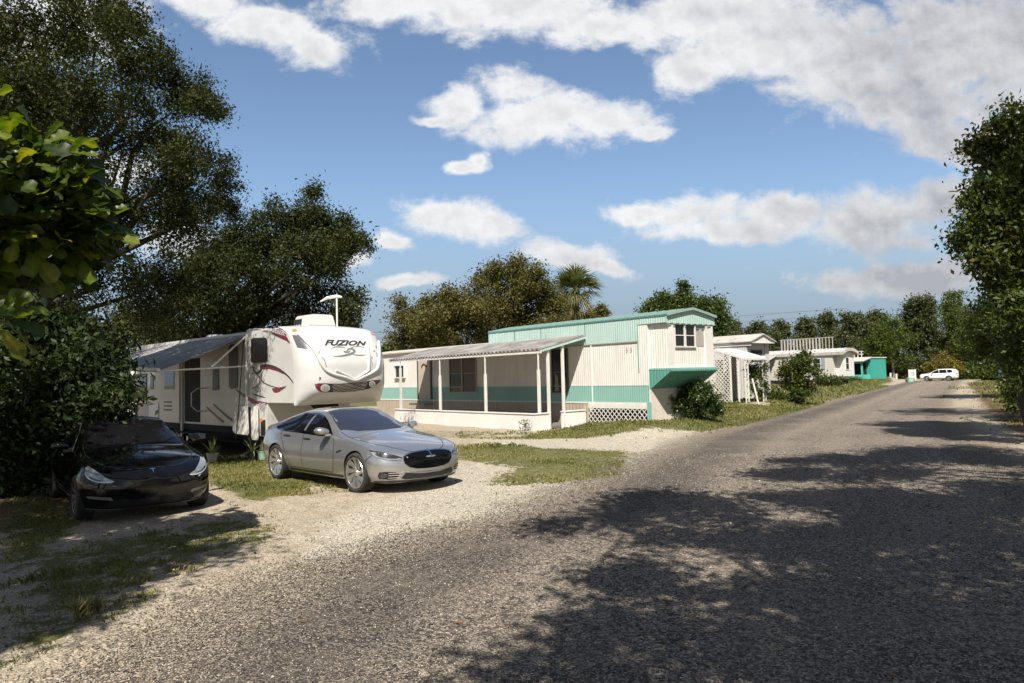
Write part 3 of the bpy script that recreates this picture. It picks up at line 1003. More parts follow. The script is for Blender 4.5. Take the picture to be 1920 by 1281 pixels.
# --- the silver five-door saloon
SALOON = dict(
    nose=2.43, tail=-2.55, nose_len=0.62, tail_len=0.55, nose_p=2.7, tail_p=3.0, wbase=2.96, track=1.69, arch=0.385, wr_=0.352, tw=0.245, rim_r=0.275, spokes=9,
    zb=[(-2.55, .42), (-2.3, .27), (-1.9, .2), (0, .17), (1.9, .185), (2.25, .2), (2.43, .24)],
    zm=[(-2.55, .72), (-1.5, .66), (0, .6), (1.5, .62), (2.2, .52), (2.43, .47)],
    zs=[(-2.55, .93), (-2.2, .995), (-1.5, 1.0), (-.6, .965), (.3, .935), (.9, .90), (1.5, .835), (2.0, .725), (2.3, .61), (2.43, .54)],
    zr=[(-2.55, .98), (-2.3, 1.06), (-1.9, 1.15), (-1.4, 1.275), (-.7, 1.375), (-.1, 1.37), (.3, 1.24), (.7, 1.06), (.95, .965), (1.5, .885), (2.0, .79), (2.3, .685), (2.43, .59)],
    zt=[(-2.55, .99), (-2.35, 1.085), (-1.9, 1.195), (-1.4, 1.33), (-.7, 1.44), (-.15, 1.425), (.3, 1.285), (.7, 1.12), (.98, 1.01), (1.3, .965), (1.7, .9), (2.05, .82), (2.3, .72), (2.43, .62)],
    wb=[(-2.55, .7), (-2.0, .84), (0, .86), (1.7, .86), (2.43, .82)],
    wm=[(-2.55, .86), (-1.5, .975), (-.3, .945), (.6, .94), (1.5, .97), (2.1, .955), (2.43, .93)],
    ws=[(-2.55, .72), (-1.8, .88), (-1.3, .90), (0, .885), (1.0, .885), (1.5, .90), (2.1, .90), (2.43, .86)],
    wr=[(-2.55, .6), (-2.1, .62), (-1.4, .56), (-.6, .575), (-.1, .575), (.4, .64), (.95, .72), (1.5, .74), (2.43, .7)],
    cab=[(-2.55, .0), (-2.2, .35), (-1.6, .9), (-1.0, 1.0), (.5, 1.0), (.95, .3), (1.3, .0), (2.43, 0)])
M_SILVER = paint('silver_paint', (0.41, 0.41, 0.42), 0.8, 0.27, 0.6, 0.45)
sal = thing('silver_car', 'silver five-door saloon with turbine wheels parked in front of the fifth-wheel trailer', 'car', (-3.16, 14.40, 0.0), -0.795)
bvh, body = build_car(sal, SALOON, M_SILVER, M_RIM, 'turbine')
# glass
decal(bvh, [(.93, -.10), (.86, -.48), (.66, -.735), (.40, -.68), (.10, -.60), (-.22, -.545), (-.26, 0), (-.22, .545), (.10, .60), (.40, .68), (.66, .735), (.86, .48), (.93, .10)], TOP, 'windscreen', M_GLASS_TINT, sal, step=.06, off=.006)
decal(bvh, [(-.36, -.50), (-1.35, -.50), (-1.45, -.3), (-1.45, .3), (-1.35, .50), (-.36, .50)], TOP, 'roof_panel', M_GLASS, sal, step=.08, off=.004)
decal(bvh, [(-1.55, -.46), (-2.05, -.56), (-2.12, 0), (-2.05, .56), (-1.55, .46)], TOP, 'rear_window', M_GLASS, sal, step=.08, off=.005)
front_pane = [(.58, .955), (.40, 1.06), (.12, 1.205), (-.12, 1.295), (-.30, 1.325), (-.355, 1.325), (-.405, .985), (.1, .965)]
rear_pane = [(-.44, 1.325), (-.75, 1.32), (-1.05, 1.28), (-1.35, 1.20), (-1.55, 1.125), (-1.62, 1.075), (-1.5, 1.025), (-1.2, 1.01), (-.8, .995), (-.485, .985)]
for outl in (front_pane, rear_pane): both(bvh, outl, 'side_window', M_GLASS, sal, step=.05, off=.006)
chrome = [decal(bvh, stroke(p, .014, .04, False), fr, 'c', M_CHROME, sal, step=.04, off=.008) for fr in (SIDE_R, SIDE_L) for p in
          ([(.64, .945), (.1, .952), (-.45, .972), (-1.2, .998), (-1.55, 1.02), (-1.66, 1.07), (-1.55, 1.14), (-1.35, 1.215), (-1.05, 1.295), (-.75, 1.337), (-.3, 1.342), (-.1, 1.312), (.14, 1.218), (.42, 1.07), (.64, .945)],)]
join_into('window_chrome', chrome, sal)
# seams of doors, bonnet and bumper
seams = []
for fr in (SIDE_R, SIDE_L):
    for p in ([(.66, .94), (.72, .80), (.74, .6), (.70, .40), (.66, .30)], [(-.43, .98), (-.44, .8), (-.45, .5), (-.44, .29)],
              [(-1.32, 1.0), (-1.28, .88), (-1.12, .68), (-1.0, .45), (-.93, .31)], [(.66, .30), (-.93, .30)], [(2.0, .71), (1.86, .60), (1.83, .56)]):
        seams.append(decal(bvh, stroke(p, .011, .05), fr, 's', M_BLACK, sal, step=.05, off=.003))
for p in ([(.72, -.76), (1.2, -.775), (1.6, -.745), (1.95, -.62), (2.2, -.44), (2.33, -.22)], [(.72, .76), (1.2, .775), (1.6, .745), (1.95, .62), (2.2, .44), (2.33, .22)]):
    seams.append(decal(bvh, stroke(p, .011, .05), TOP, 's', M_BLACK, sal, step=.05, off=.003))
for s_ in seams: s_.name = 'panel_gap'
for fr in (SIDE_R, SIDE_L):
    for x, z in ((-.28, .865), (-1.06, .90)):
        decal(bvh, [(x - .13, z - .012), (x + .12, z - .014), (x + .13, z), (x + .12, z + .016), (x - .12, z + .018), (x - .13, z + .003)], fr, 'door_handle', M_BLACK if x > -.5 else M_BLACK, sal, step=.05, off=.008)
    decal(bvh, [(.84, .66), (.99, .70), (1.03, .715), (.96, .725), (.86, .70)], fr, 'wing_vent', M_BLACK, sal, step=.04, off=.005)
    decal(bvh, [(.98, .225), (-.98, .225), (-1.0, .27), (1.0, .27)], fr, 'sill', M_BLACK, sal, step=.08, off=.006)
# face: nose cone, lamps, intakes
decal(bvh, [(-.53, .60), (-.50, .655), (-.38, .69), (-.15, .708), (.15, .708), (.38, .69), (.50, .655), (.53, .60), (.51, .53), (.43, .465), (.3, .432), (.1, .42), (-.1, .42), (-.3, .432), (-.43, .465), (-.51, .53)], FRONT, 'nose_panel', M_BLACK if False else mat('nose_black', (.003, .003, .0035), .12, spec=.3), sal, step=.05, off=.006)
decal(bvh, stroke([(-.53, .635), (-.45, .68), (-.25, .706), (0, .712), (.25, .706), (.45, .68), (.53, .635)], .016, .04), FRONT, 'chrome_bar', M_CHROME, sal, step=.04, off=.014)
decal(bvh, [(-.062, .716), (0, .724), (.062, .716), (.045, .695), (.016, .70), (.008, .612), (0, .598), (-.008, .612), (-.016, .70), (-.045, .695)], FRONT, 'emblem', M_CHROME, sal, step=.03, off=.02)
for s in (-1, 1):
    hl = [(s * .535, .63), (s * .62, .672), (s * .74, .715), (s * .84, .752), (s * .90, .762), (s * .912, .71), (s * .885, .65), (s * .80, .612), (s * .68, .596), (s * .59, .602)]
    h_ = decal(bvh, hl, FRONT, 'headlight', M_LENS_DARK, sal, step=.04, off=.008)
    decal(bvh, [(s * (.79 + .032 * math.cos(t)), .672 + .026 * math.sin(t)) for t in np.linspace(0, 6.28, 16)[:-1]], FRONT, 'projector', mat('projector_glass', (.2, .21, .22), .15, .5), h_, step=.03, off=.013)
    decal(bvh, stroke([(s * .57, .618), (s * .68, .612), (s * .8, .63), (s * .885, .67), (s * .895, .735)], .02, .04), FRONT, 'light_strip', M_LENS, h_, step=.03, off=.013)
    fl = decal(bvh, [(s * .60, .36), (s * .66, .40), (s * .80, .41), (s * .87, .40), (s * .875, .34), (s * .85, .29), (s * .74, .275), (s * .64, .285)], FRONT, 'fog_recess', M_BLACK, sal, step=.04, off=.006)
    decal(bvh, [(s * (.815 + .045 * math.cos(t)), .345 + .045 * math.sin(t)) for t in np.linspace(0, 6.28, 16)[:-1]], FRONT, 'fog_lamp', M_LENS_DARK, fl, step=.03, off=.012)
    for z in (.305, .345, .382):
        decal(bvh, stroke([(s * .60, z), (s * .76, z + .004)], .013, .05, False), FRONT, 'vent_blade', M_CHROME, fl, step=.04, off=.02)
    decal(bvh, [(s * .50, .66), (s * .78, .70), (s * .86, .80), (s * .82, .88), (s * .66, .87), (s * .55, .76)], REAR, 'tail_lamp', M_RED, sal, step=.05, off=.006)
    door_mirror(sal, .52, s * .88, .965, M_SILVER, .95, s)
decal(bvh, [(-.57, .29), (-.50, .375), (-.2, .34), (.2, .34), (.50, .375), (.57, .29), (.5, .262), (-.5, .262)], FRONT, 'lower_intake', M_BLACK, sal, step=.05, off=.006)
decal(bvh, stroke([(-.60, .385), (-.52, .392), (-.3, .376), (0, .37), (.3, .376), (.52, .392), (.60, .385)], .014, .04), FRONT, 'chrome_bar', M_CHROME, sal, step=.05, off=.008)
decal(bvh, stroke([(-.86, .235), (-.5, .235), (0, .24), (.5, .235), (.86, .235)], .022, .05), FRONT, 'lip', M_BLACK, sal, step=.05, off=.01)

# --- the black saloon
SEDAN = dict(
    nose=2.27, tail=-2.42, nose_len=0.62, tail_len=0.5, nose_p=2.5, tail_p=3.0, wbase=2.875, track=1.60, arch=0.365, wr_=0.335, tw=0.235, rim_r=0.235, spokes=10,
    zb=[(-2.42, .42), (-2.2, .27), (-1.8, .2), (0, .16), (1.8, .175), (2.1, .19), (2.27, .23)],
    zm=[(-2.42, .72), (-1.5, .66), (0, .6), (1.4, .62), (2.1, .52), (2.27, .48)],
    zs=[(-2.42, .95), (-2.1, 1.0), (-1.5, 1.0), (-.6, .965), (.3, .94), (.9, .905), (1.4, .85), (1.85, .75), (2.12, .65), (2.27, .56)],
    zr=[(-2.42, 1.0), (-2.2, 1.06), (-1.8, 1.13), (-1.3, 1.28), (-.7, 1.38), (-.1, 1.385), (.3, 1.27), (.7, 1.09), (.95, .985), (1.4, .90), (1.85, .80), (2.12, .69), (2.27, .6)],
    zt=[(-2.42, 1.01), (-2.25, 1.08), (-1.8, 1.17), (-1.3, 1.33), (-.7, 1.44), (-.15, 1.435), (.3, 1.31), (.7, 1.14), (1.0, 1.01), (1.3, .965), (1.7, .88), (2.0, .79), (2.17, .715), (2.27, .63)],
    wb=[(-2.42, .7), (-1.9, .8), (0, .82), (1.6, .82), (2.27, .78)],
    wm=[(-2.42, .82), (-1.5, .925), (-.3, .90), (.6, .895), (1.4, .92), (2.0, .905), (2.27, .88)],
    ws=[(-2.42, .7), (-1.7, .84), (-1.2, .85), (0, .84), (1.0, .84), (1.4, .86), (2.0, .85), (2.27, .8)],
    wr=[(-2.42, .58), (-2.0, .6), (-1.3, .55), (-.6, .57), (-.1, .57), (.4, .62), (.95, .69), (1.4, .70), (2.27, .66)],
    cab=[(-2.42, .0), (-2.1, .35), (-1.5, .9), (-1.0, 1.0), (.5, 1.0), (.95, .3), (1.3, .0), (2.27, 0)])
M_BLACKPAINT = paint('black_paint', (0.0025, 0.0025, 0.003), 0.0, 0.06, 0.0, 0.0, coat=0.0)
sed = thing('black_car', 'glossy black saloon with a smooth closed nose parked beside the dark hedge', 'car', (-6.72, 12.45, 0.0), -0.90)
bvh, body = build_car(sed, SEDAN, M_BLACKPAINT, mat('dark_rim', (0.09, 0.09, 0.095), 0.35, 0.8), 'plain', M_GLASS, M_GLASS)
decal(bvh, [(.95, -.10), (.88, -.46), (.66, -.69), (.40, -.645), (.10, -.585), (-.22, -.535), (-.26, 0), (-.22, .535), (.10, .585), (.40, .645), (.66, .69), (.88, .46), (.95, .10)], TOP, 'windscreen', M_GLASS, sed, step=.06, off=.006)
decal(bvh, [(-.34, -.50), (-1.5, -.48), (-1.55, 0), (-1.5, .48), (-.34, .50)], TOP, 'roof_panel', M_GLASS, sed, step=.08, off=.004)
for outl in ([(.60, .965), (.40, 1.08), (.12, 1.235), (-.10, 1.315), (-.28, 1.34), (-.34, 1.34), (-.39, .99), (.1, .975)],
             [(-.42, 1.34), (-.75, 1.335), (-1.05, 1.285), (-1.3, 1.2), (-1.48, 1.11), (-1.5, 1.04), (-1.2, 1.015), (-.8, 1.0), (-.47, .99)]):
    both(bvh, outl, 'side_window', M_GLASS, sed, step=.05, off=.006)
ch = [decal(bvh, stroke([(.66, .955), (.1, .962), (-.45, .98), (-1.2, 1.003), (-1.5, 1.03), (-1.52, 1.11), (-1.32, 1.215), (-1.06, 1.3), (-.75, 1.352), (-.28, 1.356), (-.08, 1.33), (.14, 1.248), (.42, 1.09), (.66, .955)], .013, .04, False), fr, 'c', M_GREYTRIM, sed, step=.04, off=.009) for fr in (SIDE_R, SIDE_L)]
join_into('window_trim', ch, sed)
M_GAP = mat('gap_dark', (0.002, 0.002, 0.002), 0.9)
gaps = []
for p in ([(.72, -.71), (1.2, -.73), (1.6, -.69), (1.9, -.55), (2.06, -.34), (2.1, 0), (2.06, .34), (1.9, .55), (1.6, .69), (1.2, .73), (.72, .71)],):
    gaps.append(decal(bvh, stroke(p, .014, .05), TOP, 's', M_GAP, sed, step=.05, off=.003))
for fr in (SIDE_R, SIDE_L):
    for p in ([(.68, .94), (.74, .78), (.74, .55), (.68, .32)], [(-.42, .98), (-.44, .7), (-.44, .30)], [(-1.2, 1.0), (-1.15, .82), (-1.02, .55), (-.95, .33)]):
        gaps.append(decal(bvh, stroke(p, .012, .05), fr, 's', M_GAP, sed, step=.05, off=.003))
for s_ in gaps: s_.name = 'panel_gap'
for fr in (SIDE_R, SIDE_L):
    for x, z in ((-.25, .85), (-1.0, .88)):
        decal(bvh, stroke([(x - .12, z), (x + .12, z - .004)], .022, .04, False), fr, 'door_handle', M_GREYTRIM, sed, step=.05, off=.008)
    decal(bvh, stroke([(.95, .26), (-.95, .26)], .02, .1, False), fr, 'sill_trim', M_GREYTRIM, sed, step=.08, off=.006)
M_LENS_CLEAR = mat('clear_lens', (0.34, 0.35, 0.37), 0.2, 0.4, coat=1.0)
for s in (-1, 1):
    h_ = decal(bvh, [(s * .50, .60), (s * .60, .655), (s * .70, .745), (s * .775, .815), (s * .815, .80), (s * .83, .73), (s * .80, .655), (s * .72, .605), (s * .60, .585)], FRONT, 'headlight', M_LENS_CLEAR, sed, step=.04, off=.007)
    decal(bvh, [(s * .60, .615), (s * .70, .635), (s * .79, .69), (s * .80, .665), (s * .72, .618)], FRONT, 'lamp_inner', M_LENS_DARK, h_, step=.03, off=.012)
    decal(bvh, stroke([(s * .52, .595), (s * .62, .59), (s * .72, .61), (s * .80, .66), (s * .825, .73)], .014, .04), FRONT, 'light_strip', mat('white_strip', (.6, .61, .63), .25), h_, step=.03, off=.013)
    decal(bvh, [(s * .52, .33), (s * .80, .37), (s * .83, .40), (s * .78, .405), (s * .54, .375)], FRONT, 'fog_recess', M_GREYTRIM, sed, step=.04, off=.006)
    decal(bvh, [(s * .4, .70), (s * .70, .74), (s * .80, .84), (s * .78, .92), (s * .6, .88), (s * .45, .78)], REAR, 'tail_lamp', M_RED, sed, step=.05, off=.006)
    door_mirror(sed, .56, s * .84, .965, M_BLACKPAINT, .95, s)
decal(bvh, [(-.60, .25), (-.52, .345), (-.2, .33), (.2, .33), (.52, .345), (.60, .25), (.5, .225), (-.5, .225)], FRONT, 'lower_intake', M_GAP, sed, step=.05, off=.006)
decal(bvh, stroke([(-.84, .215), (-.5, .205), (0, .205), (.5, .205), (.84, .215)], .018, .05), FRONT, 'lip', M_GREYTRIM, sed, step=.05, off=.01)
decal(bvh, stroke([(-.62, .52), (-.4, .50), (0, .495), (.4, .50), (.62, .52)], .02, .05), FRONT, 'crease', M_BLACKPAINT, sed, step=.05, off=.012)
decal(bvh, [(-.04, .735), (0, .74), (.04, .735), (.028, .722), (.009, .724), (0, .675), (-.009, .724), (-.028, .722)], FRONT, 'emblem', M_CHROME, sed, step=.03, off=.012)

# --- the white estate car far down the road
SUV = dict(
    nose=2.40, tail=-2.40, nose_len=0.40, tail_len=0.28, nose_p=3.0, tail_p=4.0, wbase=2.80, track=1.64, arch=0.41, wr_=0.37, tw=0.24, rim_r=0.25, spokes=5,
    zb=[(-2.4, .5), (-2.1, .35), (0, .28), (2.0, .3), (2.4, .36)],
    zm=[(-2.4, .8), (0, .75), (2.4, .62)],
    zs=[(-2.4, 1.08), (-1.5, 1.1), (0, 1.06), (1.0, 1.02), (1.8, .96), (2.4, .82)],
    zr=[(-2.4, 1.15), (-2.3, 1.4), (-2.05, 1.62), (-1.2, 1.68), (-.2, 1.66), (.35, 1.5), (.8, 1.25), (1.1, 1.1), (1.8, 1.03), (2.3, .92), (2.4, .85)],
    zt=[(-2.4, 1.18), (-2.3, 1.45), (-2.05, 1.68), (-1.2, 1.74), (-.2, 1.72), (.35, 1.56), (.8, 1.31), (1.1, 1.14), (1.8, 1.08), (2.3, .97), (2.4, .88)],
    wb=[(-2.4, .75), (0, .86), (2.4, .8)], wm=[(-2.4, .9), (0, .94), (2.4, .9)], ws=[(-2.4, .84), (0, .88), (2.4, .84)],
    wr=[(-2.4, .66), (-1, .66), (0, .66), (1.0, .74), (2.4, .72)], cab=[(-2.4, 1), (.8, 1), (1.1, 0), (2.4, 0)])
suv = thing('white_car', 'white estate car parked side-on across the far end of the gravel road', 'car', (56.7, 96.0, 0.0), math.atan2(2.6, -3.4) + 0.0)
suv.rotation_euler = (0, 0, math.radians(136))
suv.scale = (.93, .93, .93)
bvh, body = build_car(suv, SUV, paint('white_paint', (.78, .78, .77), 0.0, .35, 0, .2), M_RIM, 'plain')
for outl in ([(.85, 1.12), (.35, 1.46), (-.05, 1.6), (-.15, 1.6), (-.2, 1.12)], [(-.25, 1.12), (-.22, 1.6), (-1.1, 1.62), (-1.2, 1.14)], [(-1.27, 1.15), (-1.18, 1.61), (-1.75, 1.57), (-1.95, 1.2)]):
    both(bvh, outl, 'side_window', M_GLASS, suv, step=.06, off=.006)
decal(bvh, [(1.0, 0), (.92, -.6), (.3, -.55), (.25, 0), (.3, .55), (.92, .6)], TOP, 'windscreen', M_GLASS, suv, step=.08, off=.006)
for s in (-1, 1):
    decal(bvh, [(s * .5, .78), (s * .85, .82), (s * .84, .92), (s * .55, .88)], FRONT, 'headlight', M_LENS, suv, step=.05)
    decal(bvh, [(s * .6, .95), (s * .82, .95), (s * .8, 1.15), (s * .62, 1.1)], REAR, 'tail_lamp', M_RED, suv, step=.05)
    door_mirror(suv, .6, s * .9, 1.08, M_BLACK, 1.0, s)
for fr in (SIDE_R, SIDE_L):
    decal(bvh, [(1.05, .34), (-1.05, .34), (-1.05, .42), (1.05, .42)], fr, 'sill_trim', M_BLACK, suv, step=.08, off=.008)

# ------------------------------------------------------------------ fifth-wheel trailer
RV_W = 2.5
RVX, RVY, RVA = -4.45, 18.40, -0.76
rv = thing('fifth_wheel_trailer', 'white fifth-wheel camper with red and black swooshes and its side awning out', 'camper trailer', (RVX, RVY, 0), RVA)
M_GEL = mat('white_gelcoat', (0.555, 0.55, 0.54), 0.3, coat=0.4, dirt=0.12, dirt_scale=1.2, dirt_col=(0.45, 0.42, 0.36))
M_SIDE = mat('trailer_side', (0.53, 0.515, 0.495), 0.35, coat=0.2, dirt=0.2, dirt_scale=1.4, dirt_col=(0.4, 0.36, 0.3), streak=0.15)
M_CHASSIS = mat('chassis_black', (0.012, 0.012, 0.012), 0.8)
M_RVGLASS = paint('tinted_window', (0.006, 0.006, 0.007), 0.0, 0.06)
M_MAROON = mat('maroon_vinyl', (0.17, 0.012, 0.035), 0.4)
M_CHAR = mat('charcoal_vinyl', (0.03, 0.03, 0.033), 0.4)
M_SILV = mat('silver_vinyl', (0.25, 0.25, 0.26), 0.35, 0.4)
M_ALU = mat('white_aluminium', (0.7, 0.69, 0.66), 0.4, 0.1)


def checker_mat(name, ca, cb, scale):
    if name in MATS: return MATS[name]
    m = bpy.data.materials.new(name); m.use_nodes = True
    nt = NT(m.node_tree); b = m.node_tree.nodes['Principled BSDF']
    oc = nt.mapping(nt.n('ShaderNodeTexCoord').outputs['Object'], rot=(math.radians(45), math.radians(45), math.radians(45)))
    c = nt.n('ShaderNodeTexChecker'); nt.l.new(oc, c.inputs[0]); c.inputs[1].default_value = (*ca, 1); c.inputs[2].default_value = (*cb, 1); c.inputs[3].default_value = scale
    nt.l.new(c.outputs[0], b.inputs['Base Color']); b.inputs['Roughness'].default_value = 0.4
    MATS[name] = m
    return m


prof = [(-10.5, .80), (-3.05, .80), (-3.05, .62), (-1.40, .58), (-1.35, 1.44), (0.0, 1.44), (0.0, 2.35), (-.05, 2.65), (-.16, 2.95), (-.30, 3.15), (-.5, 3.28), (-.75, 3.34), (-10.4, 3.34), (-10.5, 3.25)]
mb = MB().prism(prof, -RV_W / 2, RV_W / 2, 'XZ')
rv_wall = mb.build('body', M_SIDE, rv, bevel=0.02)
# front cap: a bulging shell closed underneath
X0 = curve([(1.40, 0.0), (2.35, 0.0), (2.65, -.05), (2.95, -.16), (3.15, -.30), (3.28, -.5), (3.36, -.75)])
BG = curve([(1.40, .16), (1.55, .42), (1.75, .62), (2.0, .70), (2.3, .70), (2.7, .64), (3.0, .58), (3.2, .56), (3.31, .50), (3.36, .30)])
vs = []; NU, NZ = 49, 46
zsx = [1.40 + (3.36 - 1.40) * (0.5 - 0.5 * math.cos(math.pi * k / (NZ - 1))) for k in range(NZ)]
for z in zsx:
    for k in range(NU):
        u = math.sin((k / (NU - 1) - 0.5) * math.pi)
        f = max(0.0, 1 - abs(u) ** 4.2) ** 0.55
        crown = 0.05 * (1 - u * u) * ss(z, 3.1, 3.36)
        vs.append((X0(z) + BG(z) * f + 0.003, u * (RV_W / 2 + 0.012), z + crown))
fs = [(i * NU + k, i * NU + k + 1, (i + 1) * NU + k + 1, (i + 1) * NU + k) for i in range(NZ - 1) for k in range(NU - 1)]
fs.append(tuple(range(NU - 1, -1, -1))); fs.append(tuple((NZ - 1) * NU + k for k in range(NU)))
mb = MB().raw(vs, fs)
cap = mb.build('front_cap', M_GEL, rv, True, 50)
bm = bmesh.new(); bm.from_mesh(cap.data); cap_bvh = BVHTree.FromBMesh(bm); bm.free()
bm = bmesh.new(); bm.from_mesh(rv_wall.data); rvw_bvh = BVHTree.FromBMesh(bm); bm.free()
_rvm = (Matrix.Translation((RVX, RVY, 0)) @ Matrix.Rotation(RVA, 4, 'Z')).inverted()


def measured(ox, oy, s):
    """frame that carries outlines measured on an enlargement of the photograph onto the trailer's skin"""
    def f(a, b):
        px = ox + a / s; py = oy - b / s
        g0 = unpix(px, py, 1.0) if True else None
        far = Vector((*unpix(px, py, CAM_H - 3.0 if False else 0.5), 0.5)) if False else None
        cp, sp, cr, sr = math.cos(PITCH), math.sin(PITCH), math.cos(ROLL), math.sin(ROLL)
        aa = px - 960.0; bb = 640.5 - py
        uu = aa * cr + bb * sr; vv = -aa * sr + bb * cr
        d = Vector((uu / FPX, cp - sp * vv / FPX, sp + cp * vv / FPX)).normalized()
        return _rvm @ Vector((0, 0, CAM_H)), (_rvm.to_3x3() @ d).normalized()
    return f


Q1 = measured(400, 560, 4.576)                  # side graphics
Q2 = measured(560, 600, 8.006)                  # cap graphics
def flip(o): return [(a, -b) for a, b in o]
def side_d(outl, name, m, step=14, off=.004, curve_=False): return decal(rvw_bvh, flip(outl), Q1, name, m, rv, step=step, off=off, curve=curve_)
def cap_d(outl, name, m, step=22, off=.005, curve_=False, parent=None): return decal(cap_bvh, flip(outl), Q2, name, m, parent or rv, step=step, off=off, curve=curve_)
def line1(p, w, curve_=True): return stroke(p, w, 10, curve_)


# side windows and graphics
for nm, o_ in (('window', [(330, 350), (350, 342), (445, 338), (460, 350), (464, 520), (455, 538), (345, 548), (328, 535)]),
               ('window', [(150, 400), (195, 395), (208, 410), (206, 760), (160, 772), (142, 755), (138, 420)]),
               ('window', [(2, 600), (40, 605), (44, 780), (0, 785)])):
    w_ = side_d(o_, nm, M_RVGLASS, off=.012)
    c_ = np.mean(o_, 0)
    decal(rvw_bvh, flip(stroke(o_ + [o_[0]], 9, 12, False)), Q1, 'window_frame', M_BLACK, w_, step=10, off=.018)
CHK = checker_mat('check_vinyl', (0.55, 0.55, 0.55), (0.05, 0.012, 0.02), 34)
side_d([(350, 266), (430, 256), (520, 258), (600, 268), (640, 320), (662, 392), (610, 350), (520, 300), (430, 280)], 'swoosh', M_MAROON)
side_d([(400, 264), (520, 264), (590, 272), (622, 322), (560, 305), (490, 285)], 'check_patch', CHK, off=.007)
arc = [side_d(line1(p, w), 'a', M_CHAR) for p, w in (
    ([(318, 590), (345, 590), (350, 620), (380, 640), (410, 610), (415, 580), (480, 575), (560, 605), (640, 665), (695, 735)], lambda t: 6 + 15 * math.sin(math.pi * t)),
    ([(430, 620), (410, 660), (420, 710), (480, 745), (560, 765), (625, 752)], lambda t: 4 + 5 * math.sin(math.pi * t)),
    ([(325, 640), (380, 655), (400, 690), (390, 740), (335, 765)], lambda t: 4 + 4 * math.sin(math.pi * t)),
    ([(330, 815), (390, 835), (450, 852)], lambda t: 3 + 9 * math.sin(math.pi * t)),
    ([(335, 770), (395, 765), (400, 800), (350, 785)], 5.0), ([(505, 768), (520, 800), (560, 800), (625, 755)], 5.0))]
join_into('tribal_lines', arc, rv)
side_d([(420, 585), (480, 584), (560, 612), (610, 650), (550, 622), (480, 602), (424, 606)], 'swoosh', M_MAROON, off=.008)
side_d([(508, 770), (590, 762), (615, 758), (560, 795), (520, 806)], 'swoosh', M_MAROON, off=.006)
side_d([(190, 768), (215, 785), (290, 835), (370, 875), (460, 892), (455, 915), (380, 905), (330, 900), (270, 850), (200, 795)], 'swoosh', M_MAROON)
side_d([(390, 895), (450, 897), (446, 950), (430, 975), (400, 950), (392, 915)], 'check_patch', CHK, off=.006)
for p in ([(0, 905), (60, 960), (130, 1020), (175, 1050)], [(-60, 930), (0, 985), (70, 1045), (90, 1062)]):
    side_d(line1(p, lambda t: 14 + 10 * t), 'stripe', M_CHAR if p[0][0] == 0 else M_MAROON)
o_ = [(413 + 14 * math.cos(t), 1042 + 15 * math.sin(t)) for t in np.linspace(0, 6.28, 14)[:-1]]
side_d(o_, 'marker_light', M_AMBER, 6, .012)

# cap graphics: grey corner glazing, shield, lettering, grille with round lamps
M_GREYGL = mat('grey_vinyl', (0.10, 0.10, 0.115), 0.3, coat=0.5)
Q3 = Q1
decal(cap_bvh, flip([(676, 312), (745, 316), (790, 380), (832, 438), (720, 420)]), Q1, 'corner_panel', M_GREYGL, rv, step=14, off=.006)
decal(cap_bvh, [(1.06, 3.02), (1.17, 3.0), (1.235, 2.72), (1.225, 2.6), (1.10, 2.58)], FRONT, 'corner_panel', M_GREYGL, rv, step=14, off=.006)
decal(cap_bvh, [(.93, 3.17), (1.05, 3.16), (1.05, 3.23), (.94, 3.24)], FRONT, 'marker_light', M_AMBER, rv, step=.05, off=.02)
for cx, cy in ((697, 272),):
    decal(cap_bvh, flip([(cx - 20, cy - 8), (cx + 18, cy - 10), (cx + 20, cy + 8), (cx - 18, cy + 11)]), Q1, 'marker_light', M_AMBER, rv, step=8, off=.02)
# raised shield: two long ribs, a moulded rim and a pointed foot
M_SHADOWLINE = mat('moulding_grey', (0.30, 0.30, 0.30), 0.5)
def ridge(pts, r, name, m):
    out = []
    for a, b in poly_dense(pts, 18, False, True):
        o, d = Q2(a, -b)
        hit, nor, i, dd = cap_bvh.ray_cast(o, d)
        if hit is not None: out.append(hit + nor * r * 0.25)
    return MB().tube(out, r, 8).build(name, m, rv, True, 60)
ridge([(560, 755), (640, 795), (740, 840), (840, 885), (940, 830), (1030, 775), (1050, 730), (1050, 600), (1045, 480), (1020, 330), (990, 250)], .036, 'shield_rim', M_GEL)
ridge([(0, 205), (100, 310), (240, 470), (330, 640), (405, 750), (520, 815), (690, 860), (840, 905), (980, 850), (1120, 780), (1190, 700), (1205, 500), (1195, 330), (1165, 230)], .042, 'shield_rim', M_GEL)
marks = [cap_d(stroke(p, w, 10, False), 'm', M_CHAR, 12) for p, w in (
    ([(205, 430), (240, 465)], 14), ([(262, 490), (300, 515)], 12), ([(265, 530), (350, 690)], 10), ([(300, 500), (320, 470)], 10), ([(345, 560), (395, 610)], 10), ([(385, 600), (420, 710)], 9),
    ([(1160, 385), (1165, 425)], 10), ([(1120, 470), (1145, 465)], 12), ([(1172, 490), (1178, 560)], 9), ([(1098, 550), (1100, 590)], 12), ([(1090, 600), (1105, 680)], 6))]
join_into('rib_marks', marks, rv)
decal(cap_bvh, flip([(305, 862), (332, 858), (335, 880), (318, 910), (306, 908), (316, 880), (306, 876)]), Q2, 'number_badge', M_CHAR, rv, step=10, off=.006)
